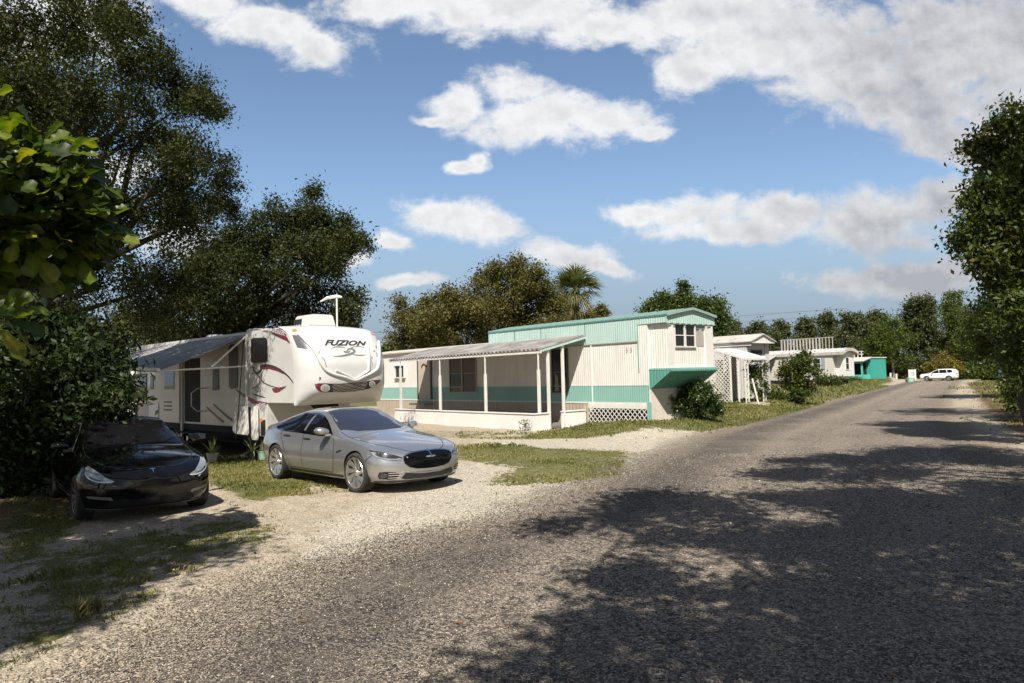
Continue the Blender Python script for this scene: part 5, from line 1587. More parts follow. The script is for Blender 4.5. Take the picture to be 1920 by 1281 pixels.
# --- the second trailer: white, arched, with lattice and an awning over its front steps
h2 = thing('trailer_home', 'white gabled trailer home with lattice panels and a lean-to roof over its front', 'mobile home', (13.3, 41.0, .30), HOME_A)
WHITES = siding('white_siding', (0.58, 0.56, 0.53), .16, False, .35, (0.33, 0.3, 0.26))
D2 = 2.4
MB().box(-14, 0, 0, D2, .05, 3.30).build('wall', WHITES, h2)
MB().prism([(-.02, 3.28), (D2 + .02, 3.28), (D2 + .02, 3.36), (D2 / 2, 3.74), (-.02, 3.36)], .32, .36, 'YZ').build('gable_fascia', WHITEP, h2)
MB().prism([(-.14, 3.30), (D2 / 2, 3.74), (D2 + .14, 3.30), (D2 + .14, 3.36), (D2 / 2, 3.80), (-.14, 3.36)], -14.2, .45, 'YZ').build('roof', TINR, h2)
MB().box(-.01, .40, .0, D2, 3.24, 3.28).build('soffit', WHITEP, h2)
MB().box(-14, .36, -.05, -.002, 3.10, 3.28).build('eave_band', WHITEP, h2)
window(h2, .35, 1.62, 2.30, 2.85, 0.0, 1, (.6,), (), .04, .05, mat('grey_frame', (.3, .29, .27), .6), None, 'Y')
for y0 in (.02, 1.95): MB().box(0, .05, y0, y0 + .4, .3, 3.24).build('corner_post', mat('grey_white', (.5, .48, .46), .6), h2)
# lean-to on the near side of the wall, corrugated
corrugated((-7.0, -2.3, 2.55), (-.9, -2.3, 2.55), (-7.0, -.02, 3.0), (-.9, -.02, 3.0), 26, .03, 'lean_to_roof', TIN, h2, 5)
# awning beside the front, sloping down to the road, on white iron posts
AX0_, AX1_, AY0_, AY1_ = .45, 2.25, -3.62, -1.75
MB().prism([(AX0_, 2.84), (AX0_, 2.90), (AX1_, 2.38), (AX1_, 2.32)], AY0_, AY1_, 'XZ').build('awning', mat('awning_white', (.66, .65, .63), .5, dirt=.25), h2)
MB().box(AX1_ - .02, AX1_ + .04, AY0_ - .02, AY1_ + .02, 2.24, 2.33).build('awning_beam', WHITEP, h2)
MB().prism([(AX0_, 2.74), (AX0_, 2.83), (AX1_, 2.31), (AX1_, 2.24)], AY0_ - .03, AY0_, 'XZ').build('awning_beam', WHITEP, h2)
def iron_post(x, y, z1, turn=False):
    mb = MB()
    for d in (-.13, .13): mb.box(x - .022, x + .022, y + d - .022, y + d + .022, 0, z1)
    for k in range(8):
        z = .2 + k * (z1 - .3) / 8
        pts = [(x, y + .1 * math.cos(t) * (1 if k % 2 else -1), z + .11 * math.sin(t)) for t in np.linspace(0, 6.28, 13)]
        mb.tube(pts, .011, 5, False)
    return mb.build('iron_post', WHITEP, h2)
iron_post(AX1_ - .06, AY0_ + .15, 2.27); iron_post(AX1_ - .06, AY1_ - .1, 2.27)
MB().box(AX1_ - .5, AX1_ - .44, AY0_, AY0_ + .06, 0, 2.4).build('post', WHITEP, h2)
lattice(-.9, 1.3, .02, 2.72, AY0_ - .02, h2, pitch=.15, w=.05)
MB().box(1.3, 1.38, AY0_ - .05, AY0_ + .03, 0, 2.6).build('lattice_post', WHITEP, h2)
MB().box(-1.0, -.9, AY0_ - .05, AY0_ + .03, 0, 2.75).build('lattice_post', WHITEP, h2)
lattice(AY0_ + .7, AY1_, .02, 2.6, .5, h2, pitch=.14, w=.06, plane='Y', m2=mat('brown_lattice', (.25, .2, .16), .8))
MB().box(.36, .42, AY0_ + .1, AY0_ + .75, .02, 2.3).build('door', mat('door_tan', (.42, .36, .27), .6), h2)
MB().box(-5.5, .4, AY1_ + .05, AY1_ + .1, 0, 2.7).build('side_panel', WHITES, h2)
lattice(-4.6, -1.0, .02, 2.5, -2.2, h2, pitch=.17, w=.05)

# --- the third trailer: long white clapboard with a racked roof rail
h3 = thing('trailer_home', 'white clapboard trailer home with a striped roof edge and shuttered window', 'mobile home', (30.2, 68.0, .50), HOME_A)
CLAP = siding('clapboard', (0.62, 0.585, 0.52), .17, True, .3, (0.42, 0.36, 0.27), .8)
D3 = 2.9
MB().box(-13, 0, 0, D3, .45, 3.05).build('wall', CLAP, h3)
MB().prism([(0, .75), (.75, .75), (.75, 3.05), (0, 3.05)], .55, D3 - .2, 'XZ').build('front_bay', mat('bay_white', (.62, .61, .6), .6, dirt=.2), h3)
arched_roof(-13.2, 1.1, 0, D3, 3.05, 3.42, .15, 'roof', TINR, h3, .28, 13, .6, mat('roof_stripe', (.5, .53, .56), .5))
window(h3, -1.9, -1.2, 1.5, 2.45, 0, -1, (.5,), (), .05, .05)
MB().box(-1.12, -.75, -.03, 0, 1.45, 2.5).build('shutter', mat('blue_grey_shutter', (.25, .29, .33), .6), h3)
window(h3, -4.4, -2.2, 1.45, 2.45, 0, -1, (.5,), (.5,), .05, .06)
window(h3, 1.0, 1.6, 1.4, 2.5, .75, 1, (.5,), (), .04, .05, None, None, 'Y')
MB().box(-2.2, .9, -.4, .0, .12, .22).build('step', mat('brown_board', (.3, .2, .13), .8), h3)
MB().box(-13, 0, .02, D3, 0, .44).build('skirt', DARKIN, h3)  # near-black block in place of the shadow gap under the wall
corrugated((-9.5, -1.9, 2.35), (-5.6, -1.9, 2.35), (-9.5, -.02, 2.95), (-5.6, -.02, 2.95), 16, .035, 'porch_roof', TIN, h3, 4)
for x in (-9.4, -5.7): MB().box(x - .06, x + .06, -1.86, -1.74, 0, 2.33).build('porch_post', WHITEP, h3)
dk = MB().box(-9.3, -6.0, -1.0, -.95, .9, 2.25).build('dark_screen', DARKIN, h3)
lattice(-9.4, -5.6, .0, .95, -1.8, h3, pitch=.2, w=.06)
def glyph(ch, x, z, s, w_):
    tcu = bpy.data.curves.new('t', 'FONT'); tcu.body = ch; tcu.size = s; tcu.extrude = .01; tcu.offset = .02
    t_o = bpy.data.objects.new('t', tcu); COL.objects.link(t_o)
    dg = bpy.context.evaluated_depsgraph_get(); dg.update()
    mm_ = bpy.data.meshes.new_from_object(t_o.evaluated_get(dg)); bpy.data.objects.remove(t_o)
    for v in mm_.vertices: v.co = (x + v.co.x * w_, -1.02 - v.co.z, z + v.co.y)
    link_mesh('letter', mm_, WHITEP, dk)
glyph('a', -7.4, 1.65, .85, 1.1); glyph('u', -7.35, 1.05, .7, 1.1)
rr = MB().box(-6.2, -.6, 1.6, 1.66, 4.50, 4.56).box(-6.2, -.6, 1.6, 1.66, 3.38, 3.42)
for k in range(17):
    x = -6.1 + k * .335; rr.box(x, x + (.13 if k < 13 else .05), 1.58, 1.66, 3.42, 4.50)
rr.build('roof_rail', mat('bleached_slat', (.36, .34, .31), .7), h3)

# --- the teal cabin
TEAL = siding('teal_cabin', (0.045, 0.33, 0.27), .2, False, .2, (0.1, 0.4, 0.35))
TEALL = siding('teal_light', (0.09, 0.46, 0.38), .2, False, .2, (0.2, 0.5, 0.44))
h4 = thing('cabin', 'small teal cabin with a glazed porch near the end of the road', 'cabin', (42.6, 88.0, .55), HOME_A)
D4 = 4.4
MB().box(-9, 1.0, 0, D4, 0, 2.62).build('wall', TEAL, h4)
MB().box(-6.2, 1.0, -2.0, -.02, 0, .62).build('porch_wall', TEALL, h4)
for x in (-6.1, -2.6, -.4, .9): MB().box(x - .09, x + .09, -2.0, -1.86, .62, 2.1).build('porch_post', TEALL, h4)
MB().box(-6.2, 1.0, -2.0, -1.88, 1.98, 2.2).build('porch_beam', TEALL, h4)
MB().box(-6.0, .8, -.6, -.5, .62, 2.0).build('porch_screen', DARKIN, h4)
window(h4, -2.5, -.5, .7, 1.95, -1.95, -1, (.33, .66), (), .05, .05)
MB().prism([(-2.3, 2.2), (-2.3, 2.3), (0, 2.75), (0, 2.65)], -6.6, 1.3, 'YZ').build('porch_roof', mat('shingle_pale', (.5, .42, .4), .8, dirt=.5), h4)
MB().box(-9.1, 1.1, -.1, D4 + .1, 2.62, 2.72).build('roof', WHITEP, h4)
ch_ = MB().box(-5.5, -.2, 1.0, 1.08, 3.45, 3.52).box(-5.5, -.2, 1.0, 1.08, 3.1, 3.17)
for k in range(12): ch_.box(-5.4 + k * .45, -5.33 + k * .45, 1.0, 1.08, 2.72, 3.52)
ch_.build('roof_rail', mat('rail_white', (.6, .6, .58), .6), h4)

# --- white clapboard outbuilding behind the hedge
h5 = thing('shed', 'white clapboard wall of an outbuilding glimpsed between the hedge and the camper', 'shed', (-15.3, 27.5, 0.0), math.radians(-18))
MB().box(-4, 4.2, 0, 3, 0, 2.3).build('wall', siding('shed_clap', (.62, .6, .57), .14, True, .25, (.4, .36, .3), .9), h5)
MB().prism([(-.2, 2.3), (1.5, 3.0), (3.2, 2.3), (3.2, 2.36), (1.5, 3.08), (-.2, 2.36)], -4.2, 4.4, 'YZ').build('roof', TINR, h5)

# ------------------------------------------------------------------ trees and plants
def at(px, py, Y):
    """point at distance Y along the road axis, measured through a pixel of the photograph"""
    cp, sp, cr, sr = math.cos(PITCH), math.sin(PITCH), math.cos(ROLL), math.sin(ROLL)
    a = px - 960.0; b = 640.5 - py
    u = a * cr + b * sr; v = -a * sr + b * cr
    d = Vector((u / FPX, cp - sp * v / FPX, sp + cp * v / FPX))
    s = Y / d.y
    return Vector((d.x * s, Y, CAM_H + d.z * s))


def leaf_verts(P, L, asp, r, up=0.35, fold=0.12, droop=0.0, axis=None):
    """rhombic leaves at points P"""
    n = len(P)
    if axis is None:
        a = r.normal(size=(n, 3)); a[:, 2] -= droop
    else:
        a = axis + r.normal(size=(n, 3)) * 0.5
    a /= np.linalg.norm(a, axis=1)[:, None]
    nn = r.normal(size=(n, 3)); nn[:, 2] += up * 3
    s = np.cross(a, nn); s /= np.linalg.norm(s, axis=1)[:, None] + 1e-9
    m = np.cross(s, a)
    l = (L * r.uniform(0.65, 1.3, n))[:, None]; w = l * asp
    v = np.empty((n, 4, 3))
    v[:, 0] = P - a * l * 0.5
    v[:, 1] = P + s * w * 0.5 + a * l * 0.05 + m * l * fold
    v[:, 2] = P + a * l * 0.5
    v[:, 3] = P - s * w * 0.5 + a * l * 0.05 + m * l * fold
    return v.reshape(-1, 3)


def crown_points(blobs, nspr, nleaf, spr_r, r, shell=0.5, flat=1.0):
    """clumped leaf positions: tufts over each blob, sprigs in each tuft, leaves round each sprig"""
    w = np.array([b[1][0] * b[1][1] + b[1][0] * b[1][2] + b[1][1] * b[1][2] for b in blobs]); w = w ** .72; w = w / w.sum()
    S = []; T = []
    for (c, rad), f in zip(blobs, w):
        k = max(4, int(nspr * f))
        rad = np.array(rad); R = float(rad.mean())
        nt_ = int(np.clip(6 + 5.0 * R / max(spr_r, .05) * .5, 7, 26))
        d = r.normal(size=(nt_, 3)); d /= np.linalg.norm(d, axis=1)[:, None]
        tc_ = d * (r.random(nt_) ** shell * r.uniform(.72, 1.12, nt_))[:, None] * rad
        tr_ = r.uniform(.22, .46, nt_) * R
        tt = r.random(nt_)
        j = r.integers(0, nt_, k)
        e = r.normal(size=(k, 3)); e /= np.linalg.norm(e, axis=1)[:, None]
        e[:, 2] *= .75
        p = np.array(c) + tc_[j] + e * (r.random(k) ** .45 * tr_[j])[:, None]
        S.append(p); T.append(.65 * tt[j] + .35 * r.random(k))
    S = np.concatenate(S); T = np.concatenate(T)
    m = len(S)
    o = r.normal(size=(m, nleaf, 3)) * spr_r * r.uniform(0.45, 1.2, (m, 1, 1))
    o[:, :, 2] *= flat
    P = (S[:, None, :] + o).reshape(-1, 3)
    return P, S, np.repeat(T, nleaf)


def limbs(base, blobs, tr, r, fork=None, twigs=None):
    """trunk with limbs reaching into the crown"""
    mb = MB()
    base = Vector(base)
    C = [Vector(b[0]) for b in blobs]
    top = sum(C, Vector()) / len(C)
    zf = fork if fork is not None else min(c.z - base.z for c in C) * 0.75 + 0.3
    f = base + Vector(((top.x - base.x) * 0.25, (top.y - base.y) * 0.25, max(zf, 0.4)))
    m1 = base.lerp(f, 0.5) + Vector((r.normal() * tr * 0.6, r.normal() * tr * 0.6, 0))
    mb.tube([base - Vector((0, 0, .2)), base + Vector((0, 0, .15)), m1, f], [tr * 1.5, tr * 1.15, tr * 0.95, tr * 0.82], 10)
    for c in C:
        d = c - f
        k1 = f + d * 0.35 + Vector((r.normal(), r.normal(), r.normal() * 0.5)) * d.length * 0.06 + Vector((0, 0, d.length * 0.07))
        k2 = f + d * 0.7 + Vector((r.normal(), r.normal(), r.normal())) * d.length * 0.06
        rr = tr * min(0.42, 0.16 + 0.03 * d.length)
        mb.tube([f - d.normalized() * 0.05, k1, k2, f + d * .9], [rr, rr * 0.7, rr * 0.42, rr * 0.15], 7)
    if twigs is not None and len(twigs):
        ca = np.array([c[:] for c in C])
        for p in twigs:
            j = int(np.argmin(((ca - p) ** 2).sum(1)))
            a = Vector(ca[j]); p = Vector(p)
            mm_ = a.lerp(p, 0.5) + Vector((r.normal(), r.normal(), r.normal())) * (p - a).length * 0.08
            mb.tube([a, mm_, p], [tr * 0.1, tr * 0.06, tr * 0.02], 5, False)
    return mb


BARK = bark_mat('bark', (0.022, 0.018, 0.014), (0.075, 0.062, 0.05))
BARKP = bark_mat('bark_pale', (0.10, 0.085, 0.065), (0.24, 0.21, 0.17))
OAK = leaf_mat('oak_leaf', [(0.0, (0.010, 0.015, 0.004)), (0.4, (0.024, 0.032, 0.008)), (0.75, (0.050, 0.056, 0.013)), (1.0, (0.12, 0.105, 0.026))], 0.22, 0.6, spec=.2)
OLIVE = leaf_mat('olive_leaf', [(0.0, (0.03, 0.032, 0.009)), (0.4, (0.068, 0.066, 0.018)), (0.75, (0.12, 0.108, 0.03)), (1.0, (0.2, 0.155, 0.055))], 0.2, 0.6, spec=.2)
GREEN = leaf_mat('green_leaf', [(0.0, (0.018, 0.03, 0.007)), (0.45, (0.042, 0.066, 0.014)), (0.8, (0.082, 0.112, 0.024)), (1.0, (0.17, 0.17, 0.045))], 0.25, 0.45)
PINE = leaf_mat('cedar_leaf', [(0.0, (0.02, 0.032, 0.006)), (0.5, (0.062, 0.085, 0.014)), (0.85, (0.095, 0.115, 0.02)), (1.0, (0.15, 0.15, 0.035))], 0.2, 0.6, spec=.2)
FARG = leaf_mat('far_leaf', [(0.0, (0.022, 0.03, 0.011)), (0.5, (0.052, 0.062, 0.02)), (0.9, (0.092, 0.095, 0.032)), (1.0, (0.13, 0.115, 0.045))], 0.2, 0.6)
YELL = leaf_mat('yellow_leaf', [(0.0, (0.05, 0.055, 0.012)), (0.5, (0.13, 0.115, 0.02)), (0.85, (0.26, 0.19, 0.03)), (1.0, (0.32, 0.15, 0.03))], 0.3, 0.6, (1.0, 0.9, 0.3))
AUTUMN = leaf_mat('vine_leaf', [(0.0, (0.018, 0.03, 0.006)), (0.45, (0.05, 0.074, 0.013)), (0.75, (0.09, 0.105, 0.02)), (0.88, (0.16, 0.12, 0.03)), (1.0, (0.25, 0.14, 0.045))], 0.25, 0.5)
FICUS = leaf_mat('fig_leaf', [(0.0, (0.014, 0.026, 0.004)), (0.4, (0.034, 0.058, 0.008)), (0.75, (0.085, 0.115, 0.014)), (0.93, (0.17, 0.175, 0.022)), (1.0, (0.24, 0.21, 0.025))], 0.35, 0.4, (0.95, 1.0, 0.2), 0.4, 2.2)


def tree(name, label, cat, base, blobs, n_sprig, per, spr_r, leaf, m, bark=BARK, tr=0.2, seed=1, group=None, asp=0.5, up=0.35, shell=0.5, fork=None, ntwig=40, droop=0.0, crown_name='crown', flat=1.0, fold=.12):
    r = np.random.default_rng(seed)
    base = Vector(base)
    t = thing(name, label, cat, base, 0, group)
    loc = [(tuple(Vector(c) - base), rad) for c, rad in blobs]
    P, S, tone = crown_points(loc, n_sprig, per, spr_r, r, shell, flat)
    V = leaf_verts(P, leaf, asp, r, up, fold, droop)
    rnd = np.clip(0.55 * tone + 0.45 * r.random(len(P)) + r.normal(size=len(P)) * 0.04, 0, 1)
    me = np_mesh(crown_name, V, np.arange(len(V)).reshape(-1, 4), {'rnd': np.repeat(rnd, 4)})
    link_mesh(crown_name, me, m, t)
    tw = S[r.choice(len(S), min(ntwig, len(S)), replace=False)] if ntwig else None
    limbs((0, 0, 0), loc, tr, r, fork, tw).build('trunk', bark, t, True, 60)
    return t


def pb(lst, Y, jit=0.0, seed=0, depth=1.0):
    """blobs from (px, py, r_px[, dY]) measured at distance Y"""
    r = random.Random(seed); out = []
    for b in lst:
        dy = (b[3] if len(b) > 3 else 0.0) + r.uniform(-jit, jit)
        y = Y + dy
        c = at(b[0], b[1], y); rad = b[2] * y / FPX
        out.append((c, (rad, rad * depth, rad * 0.88)))
    return out


# two oaks behind the cars and the camper
tree('oak_tree', 'tallest dark oak rising out of the top left corner above the hedge', 'tree', (-12.6, 16.5, 0),
     pb([(40, 40, 120), (150, 30, 90), (225, 90, 85), (300, 165, 75, 3), (350, 175, 55, 3.5), (385, 195, 36, 4), (130, 180, 120), (255, 250, 100), (60, 300, 110), (345, 300, 70, 3.5), (405, 335, 46, 4), (375, 385, 55, 4), (420, 390, 36, 5), (330, 360, 50, 3), (225, 380, 100), (320, 430, 80, 3),
         (110, 420, 105), (50, 520, 100), (190, 500, 95), (290, 540, 75, 3.5), (-60, 200, 130), (-60, 420, 130), (200, 15, 40), (300, 120, 40, 3), (405, 215, 22, 4), (330, 300, 40, 2), (20, 230, 120, 2.5), (-90, 250, 130, 2.5), (80, 330, 100, 3), (-160, 330, 130, 2), (-100, 150, 160, -1.7), (20, 200, 100, -1.6), (50, 180, 80, -1.2), (250, 40, 40)], 15.2, 2.2, 3), 9500, 20, .16, .080, OAK, BARK, .38, 11, 'oaks behind the cars', .5, .35, .42, 3.2, 130)
tree('oak_tree', 'shorter dark oak behind the camper, its branches reaching right into open sky', 'tree', (-13.0, 28.5, 0),
     pb([(470, 430, 55), (535, 410, 52), (590, 400, 38), (583, 362, 17), (610, 430, 40), (640, 425, 24), (662, 454, 26), (684, 458, 17), (640, 450, 26), (612, 460, 34), (500, 480, 70), (575, 480, 66), (625, 500, 40), (440, 520, 80), (530, 555, 70), (605, 560, 48), (650, 590, 30), (668, 560, 18),
         (390, 560, 80), (460, 600, 70), (560, 610, 50), (330, 600, 80), (405, 470, 60), (360, 520, 70), (640, 615, 28)], 27, 1.8, 5), 4400, 20, .22, .12, OAK, BARK, .34, 12, 'oaks behind the cars', .5, .35, .42, 2.4, 110)
# dense dark shrubbery along the left edge
hb = pb([(20, 620, 75), (110, 640, 70), (40, 730, 85), (140, 740, 70), (205, 760, 45), (20, 820, 80), (95, 830, 65), (45, 880, 55), (-50, 760, 110), (-60, 640, 100), (150, 690, 45), (205, 735, 32)], 13.2, .7, 6)
tree('shrub', 'dense dark broadleaf shrub filling the left edge behind the black car', 'shrub', (-10.3, 13.4, 0), hb, 3300, 15, .2, .135, leaf_mat('shrub_leaf', [(0, (0.008, 0.014, 0.004)), (.5, (0.02, 0.033, 0.009)), (.9, (0.05, 0.07, 0.016)), (1, (0.10, 0.075, 0.02))], .2, .55, (.9, 1, .3), .25), BARK, .10, 13, None, .46, .35, .45, .5, 40, .3)
tree('shrub', 'long-leaved dark shrub overhanging the roof of the black car', 'shrub', (-9.6, 16.2, 0),
     pb([(120, 640, 55), (165, 670, 50), (190, 695, 40), (100, 720, 70), (180, 740, 42), (200, 665, 22), (60, 700, 70), (225, 700, 20), (225, 735, 24)], 16, .5, 7), 620, 10, .22, .22, MATS['shrub_leaf'], BARK, .08, 14, None, .26, .35, .5, .6, 30, .6)
tree('understorey_bush', 'shady bush filling the gap below the oaks behind the camper roof', 'bush', (-17, 31, 0),
     pb([(300, 640, 60), (240, 620, 60), (380, 640, 50), (180, 640, 60), (450, 640, 40), (120, 600, 60), (60, 620, 70), (620, 640, 30), (560, 640, 40)], 30, 1.0, 8), 1800, 14, .35, .17, OAK, BARK, .14, 15, None, .5)
# brownish rounded tree behind the porch, palm beside it, bright tree behind the raised end
tree('rounded_tree', 'broad olive-brown tree standing behind the porch roof of the mint trailer home', 'tree', (-1.2, 47.5, 0),
     pb([(955, 545, 62), (1005, 560, 45), (900, 570, 62), (850, 590, 52), (810, 610, 48), (780, 600, 34), (765, 635, 32), (840, 555, 22), (920, 520, 34), (965, 505, 28), (1000, 525, 30), (1035, 580, 30), (960, 600, 60), (880, 625, 60), (820, 640, 45), (1030, 615, 30), (752, 570, 12), (745, 600, 10), (800, 568, 16)], 45, 2.0, 9), 3600, 18, .30, .17, OLIVE, BARK, .3, 16, None, .52, .35, .42, 1.6, 60)
tree('leafy_tree', 'bright green glossy tree behind the raised end of the mint trailer home', 'tree', (13.2, 46.5, .3),
     pb([(1225, 578, 24), (1250, 568, 26), (1285, 560, 28), (1320, 580, 32), (1345, 585, 24), (1275, 595, 40), (1330, 615, 34), (1355, 600, 14), (1210, 590, 12), (1350, 640, 26)], 45, 1.2, 10), 1300, 16, .24, .20, GREEN, BARK, .2, 17, None, .45)
tree('low_tree', 'low yellowish green treetop just showing over the mint roof beside the palm', 'tree', (6.2, 62, .2),
     pb([(1110, 592, 14), (1130, 585, 12), (1085, 600, 16), (1060, 600, 14), (1125, 600, 14)], 60, .6, 11), 380, 14, .22, .24, OLIVE, BARK, .15, 18, None, .5)
tree('low_tree', 'low bright green bush peeping between the camper and the porch roof', 'tree', (-7.6, 56, 0),
     pb([(740, 652, 12), (725, 660, 14), (755, 660, 12), (700, 668, 14)], 55, .4, 12), 300, 12, .2, .22, GREEN, BARK, .12, 19, None, .5)

# cabbage palm
r = np.random.default_rng(40)
palm = thing('palm_tree', 'single cabbage palm with a shaggy round head behind the mint roof', 'palm', (at(1076, 600, 47).x, 47.0, 0.0))
hc = at(1080, 535, 47) - Vector(palm.location)
PV = []; PC = []
def blade(o, d, L, w, up_, tone, sag=.25):
    d = d / np.linalg.norm(d); s = np.cross(d, up_); s /= np.linalg.norm(s) + 1e-9
    p1 = o + d * L * .55; p2 = o + d * L + np.array([0, 0, -sag * L])
    PV.extend([o - s * w * .3, o + s * w * .3, p1 + s * w * .5, p1 - s * w * .5]); PC.extend([tone] * 4)
    PV.extend([p1 - s * w * .5, p1 + s * w * .5, p2 + s * w * .06, p2 - s * w * .06]); PC.extend([tone] * 4)
o0 = np.array(hc) + np.array([0, 0, -.35])
for k in range(74):
    d = r.normal(size=3); d /= np.linalg.norm(d); d[2] = d[2] * .85 + .25
    if d[2] < -.75: d[2] = -.5
    d /= np.linalg.norm(d)
    st = r.uniform(.55, 1.05); c = o0 + d * st
    low = d[2] < -.2
    e1 = np.cross(d, [0, 0, 1.0]); e1 /= np.linalg.norm(e1) + 1e-9; e2 = np.cross(e1, d)
    tone = r.uniform(.75, 1.0) if low and r.random() < .6 else r.uniform(0, .6)
    for j in range(17):
        a = -1.35 + 2.7 * j / 16
        dd = d * math.cos(a) + e1 * math.sin(a) + e2 * r.uniform(-.25, .1)
        blade(c, dd, r.uniform(.95, 1.35), .065, e2, tone + r.uniform(-.05, .05), .14 if not low else .55)
    blade(o0, d, st * 1.05, .05, e2, tone, 0)
link_mesh('crown', np_mesh('crown', np.array(PV), np.arange(len(PV)).reshape(-1, 4), {'rnd': np.clip(PC, 0, 1)}), leaf_mat('palm_leaf', [(0, (0.05, 0.065, 0.02)), (.45, (0.14, 0.155, 0.05)), (.65, (0.2, 0.19, 0.075)), (.8, (0.38, 0.24, 0.08)), (1, (0.3, 0.19, 0.09))], .2, .5), palm)
tb = MB()
pts = [Vector((0, 0, -.1)), Vector((.02, 0, hc.z * .5)), Vector(hc) + Vector((0, 0, -.3))]
tb.tube(pts, [.24, .19, .2], 12)
for k in range(40):
    t = r.uniform(.35, 1.0); p = pts[0].lerp(pts[2], t); a = r.uniform(0, 6.28); q = p + Vector((math.cos(a) * .2, math.sin(a) * .2, 0))
    tb.tube([q, q + Vector((math.cos(a) * .1, math.sin(a) * .1, .22))], [.045, .02], 5)
tb.build('trunk', BARK, palm, True, 40)

# far woods: each tree its own
r = np.random.default_rng(50)
FAR = [  # px, top y, half width px, distance, material, wide label
    (1372, 606, 26, 150, FARG, 'dull green far tree just right of the bright glossy tree'),
    (1415, 607, 28, 150, FARG, 'low grey-green far tree above the arched white trailer roof'),
    (1462, 604, 30, 148, FARG, 'low grey-green far tree behind the slatted roof rail'),
    (1512, 600, 28, 146, FARG, 'far tree above the clapboard trailer home, lower than its right neighbour'),
    (1556, 588, 26, 142, FARG, 'far tree with a small peak above the end of the clapboard trailer'),
    (1600, 590, 30, 135, FARG, 'dark far oak behind the teal cabin roof'),
    (1640, 582, 32, 128, FARG, 'dark far oak directly above the rail on the teal cabin'),
    (1712, 556, 34, 140, FARG, 'tallest dark tree in the far woods, rounded top'),
    (1676, 596, 46, 116, PINE, 'bright green spreading cedar right of the teal cabin'),
    (1742, 560, 30, 138, FARG, 'dark round-topped far tree left of the leaning cedar'),
    (1800, 552, 36, 112, PINE, 'tall leaning cedar reaching over the white estate car'),
    (1836, 590, 36, 104, PINE, 'shaggy green cedar leaning beside the end of the road'),
]
for k, (px, ty, hw, Y, m, lab) in enumerate(FAR):
    s = Y / FPX
    by = 706.9 - 0.025 * (px - 960)
    hgt = (by - ty)
    bl = []
    nb = 9
    for j in range(nb):
        a = j / (nb - 1)
        py = ty + hw * .35 + (hgt - hw * .5) * a * .92
        off = (random.Random(k * 20 + j).uniform(-1, 1)) * hw * (.35 + .5 * a) * (0.75 if m is not PINE else 1.0)
        bl.append((px + off, py, hw * (.42 + .3 * math.sin(math.pi * min(1, a + .15)))))
    b0 = at(px, by, Y)
    gz_ = hz1(b0.x, Y)
    tree('cedar_tree' if m is PINE else 'woodland_tree', lab, 'tree', (b0.x, Y, gz_), pb(bl, Y, 2.0, k), 620, 14, .55 if m is not PINE else .45, .50 if m is not PINE else .46, m, BARK, .22, 60 + k, 'far woods at the end of the road', .5 if m is not PINE else .3, .35, .45, None, 12)
# undergrowth that closes the gaps at the foot of the woods
for k, (px, py, rw, Y, lab, m) in enumerate([
    (1690, 690, 26, 122, 'dark undergrowth bush right of the teal cabin', FARG), (1725, 685, 24, 124, 'dark undergrowth bush left of the yellow tree', FARG), (1835, 672, 26, 116, 'dark undergrowth bush behind the tail of the white car', FARG),
    (1790, 655, 30, 126, 'mid green bush behind the yellow tree', OLIVE), (1870, 690, 26, 92, 'dark bush beside the grey-blue utility box', PINE), (1600, 665, 34, 126, 'dark bush behind the teal cabin', FARG), (1650, 660, 34, 122, 'dark bush above the teal wall', OAK), (1500, 650, 40, 132, 'dark bush behind the slatted rail', FARG), (1430, 650, 40, 134, 'dark bush between the white trailers', FARG), (1820, 700, 14, 103, 'lime green bush behind the rear of the white car', GREEN),
    (1368, 650, 36, 128, 'dark bush behind the arched white roof', FARG), (1560, 640, 36, 128, 'dark bush above the clapboard roof end', FARG)]):
    b0 = at(px, 712, Y)
    tree('undergrowth_bush', lab, 'bush', (b0.x, Y, hz1(b0.x, Y)), pb([(px, py, rw), (px - rw * .8, py + rw * .4, rw * .7), (px + rw * .8, py + rw * .4, rw * .7), (px, py + rw, rw * .8)], Y, 1.0, k), 320, 12, .5, .45, m, BARK, .1, 90 + k, 'bushes at the foot of the far woods', .5, .35, .5, .5, 6)
tree('yellow_tree', 'small yellow-leaved tree standing just behind the white estate car', 'tree', (at(1768, 706, 99).x, 99, 0), pb([(1755, 684, 12), (1770, 676, 13), (1785, 684, 13), (1740, 690, 8), (1797, 692, 8), (1768, 690, 14)], 99, .6, 3), 420, 12, .35, .30, YELL, BARKP, .12, 120, None, .5, .35, .5, 1.0, 20)

# right-hand roadside tree hung with vines, and the bank below it
tree('roadside_tree', 'tall vine-hung tree at the right edge beside the road', 'tree', (13.9, 19.2, 0),
     pb([(1908, 245, 55), (1856, 268, 32), (1828, 285, 18), (1880, 330, 60), (1915, 380, 75), (1850, 370, 34), (1880, 430, 60), (1835, 430, 42), (1805, 452, 22), (1850, 480, 36), (1900, 500, 60), (1872, 540, 26), (1945, 340, 70), (1940, 480, 80), (1990, 300, 80), (2010, 420, 110), (1905, 580, 36), (1930, 640, 50), (1940, 700, 34)], 18, 1.2, 13), 3000, 15, .20, .135, AUTUMN, BARK, .26, 21, None, .5, .35, .42, 2.0, 90, .4)
tree('roadside_tree', 'shaded tree with yellowing vines behind the utility box', 'tree', (at(1900, 700, 42).x, 42, 0),
     pb([(1850, 600, 30), (1880, 590, 40), (1900, 640, 45), (1855, 650, 22), (1930, 600, 60), (1930, 670, 50), (1840, 625, 18), (1860, 570, 24)], 42, 1.5, 14), 1500, 13, .28, .20, AUTUMN, BARK, .2, 22, None, .5, .35, .45, 1.0, 30, .3)
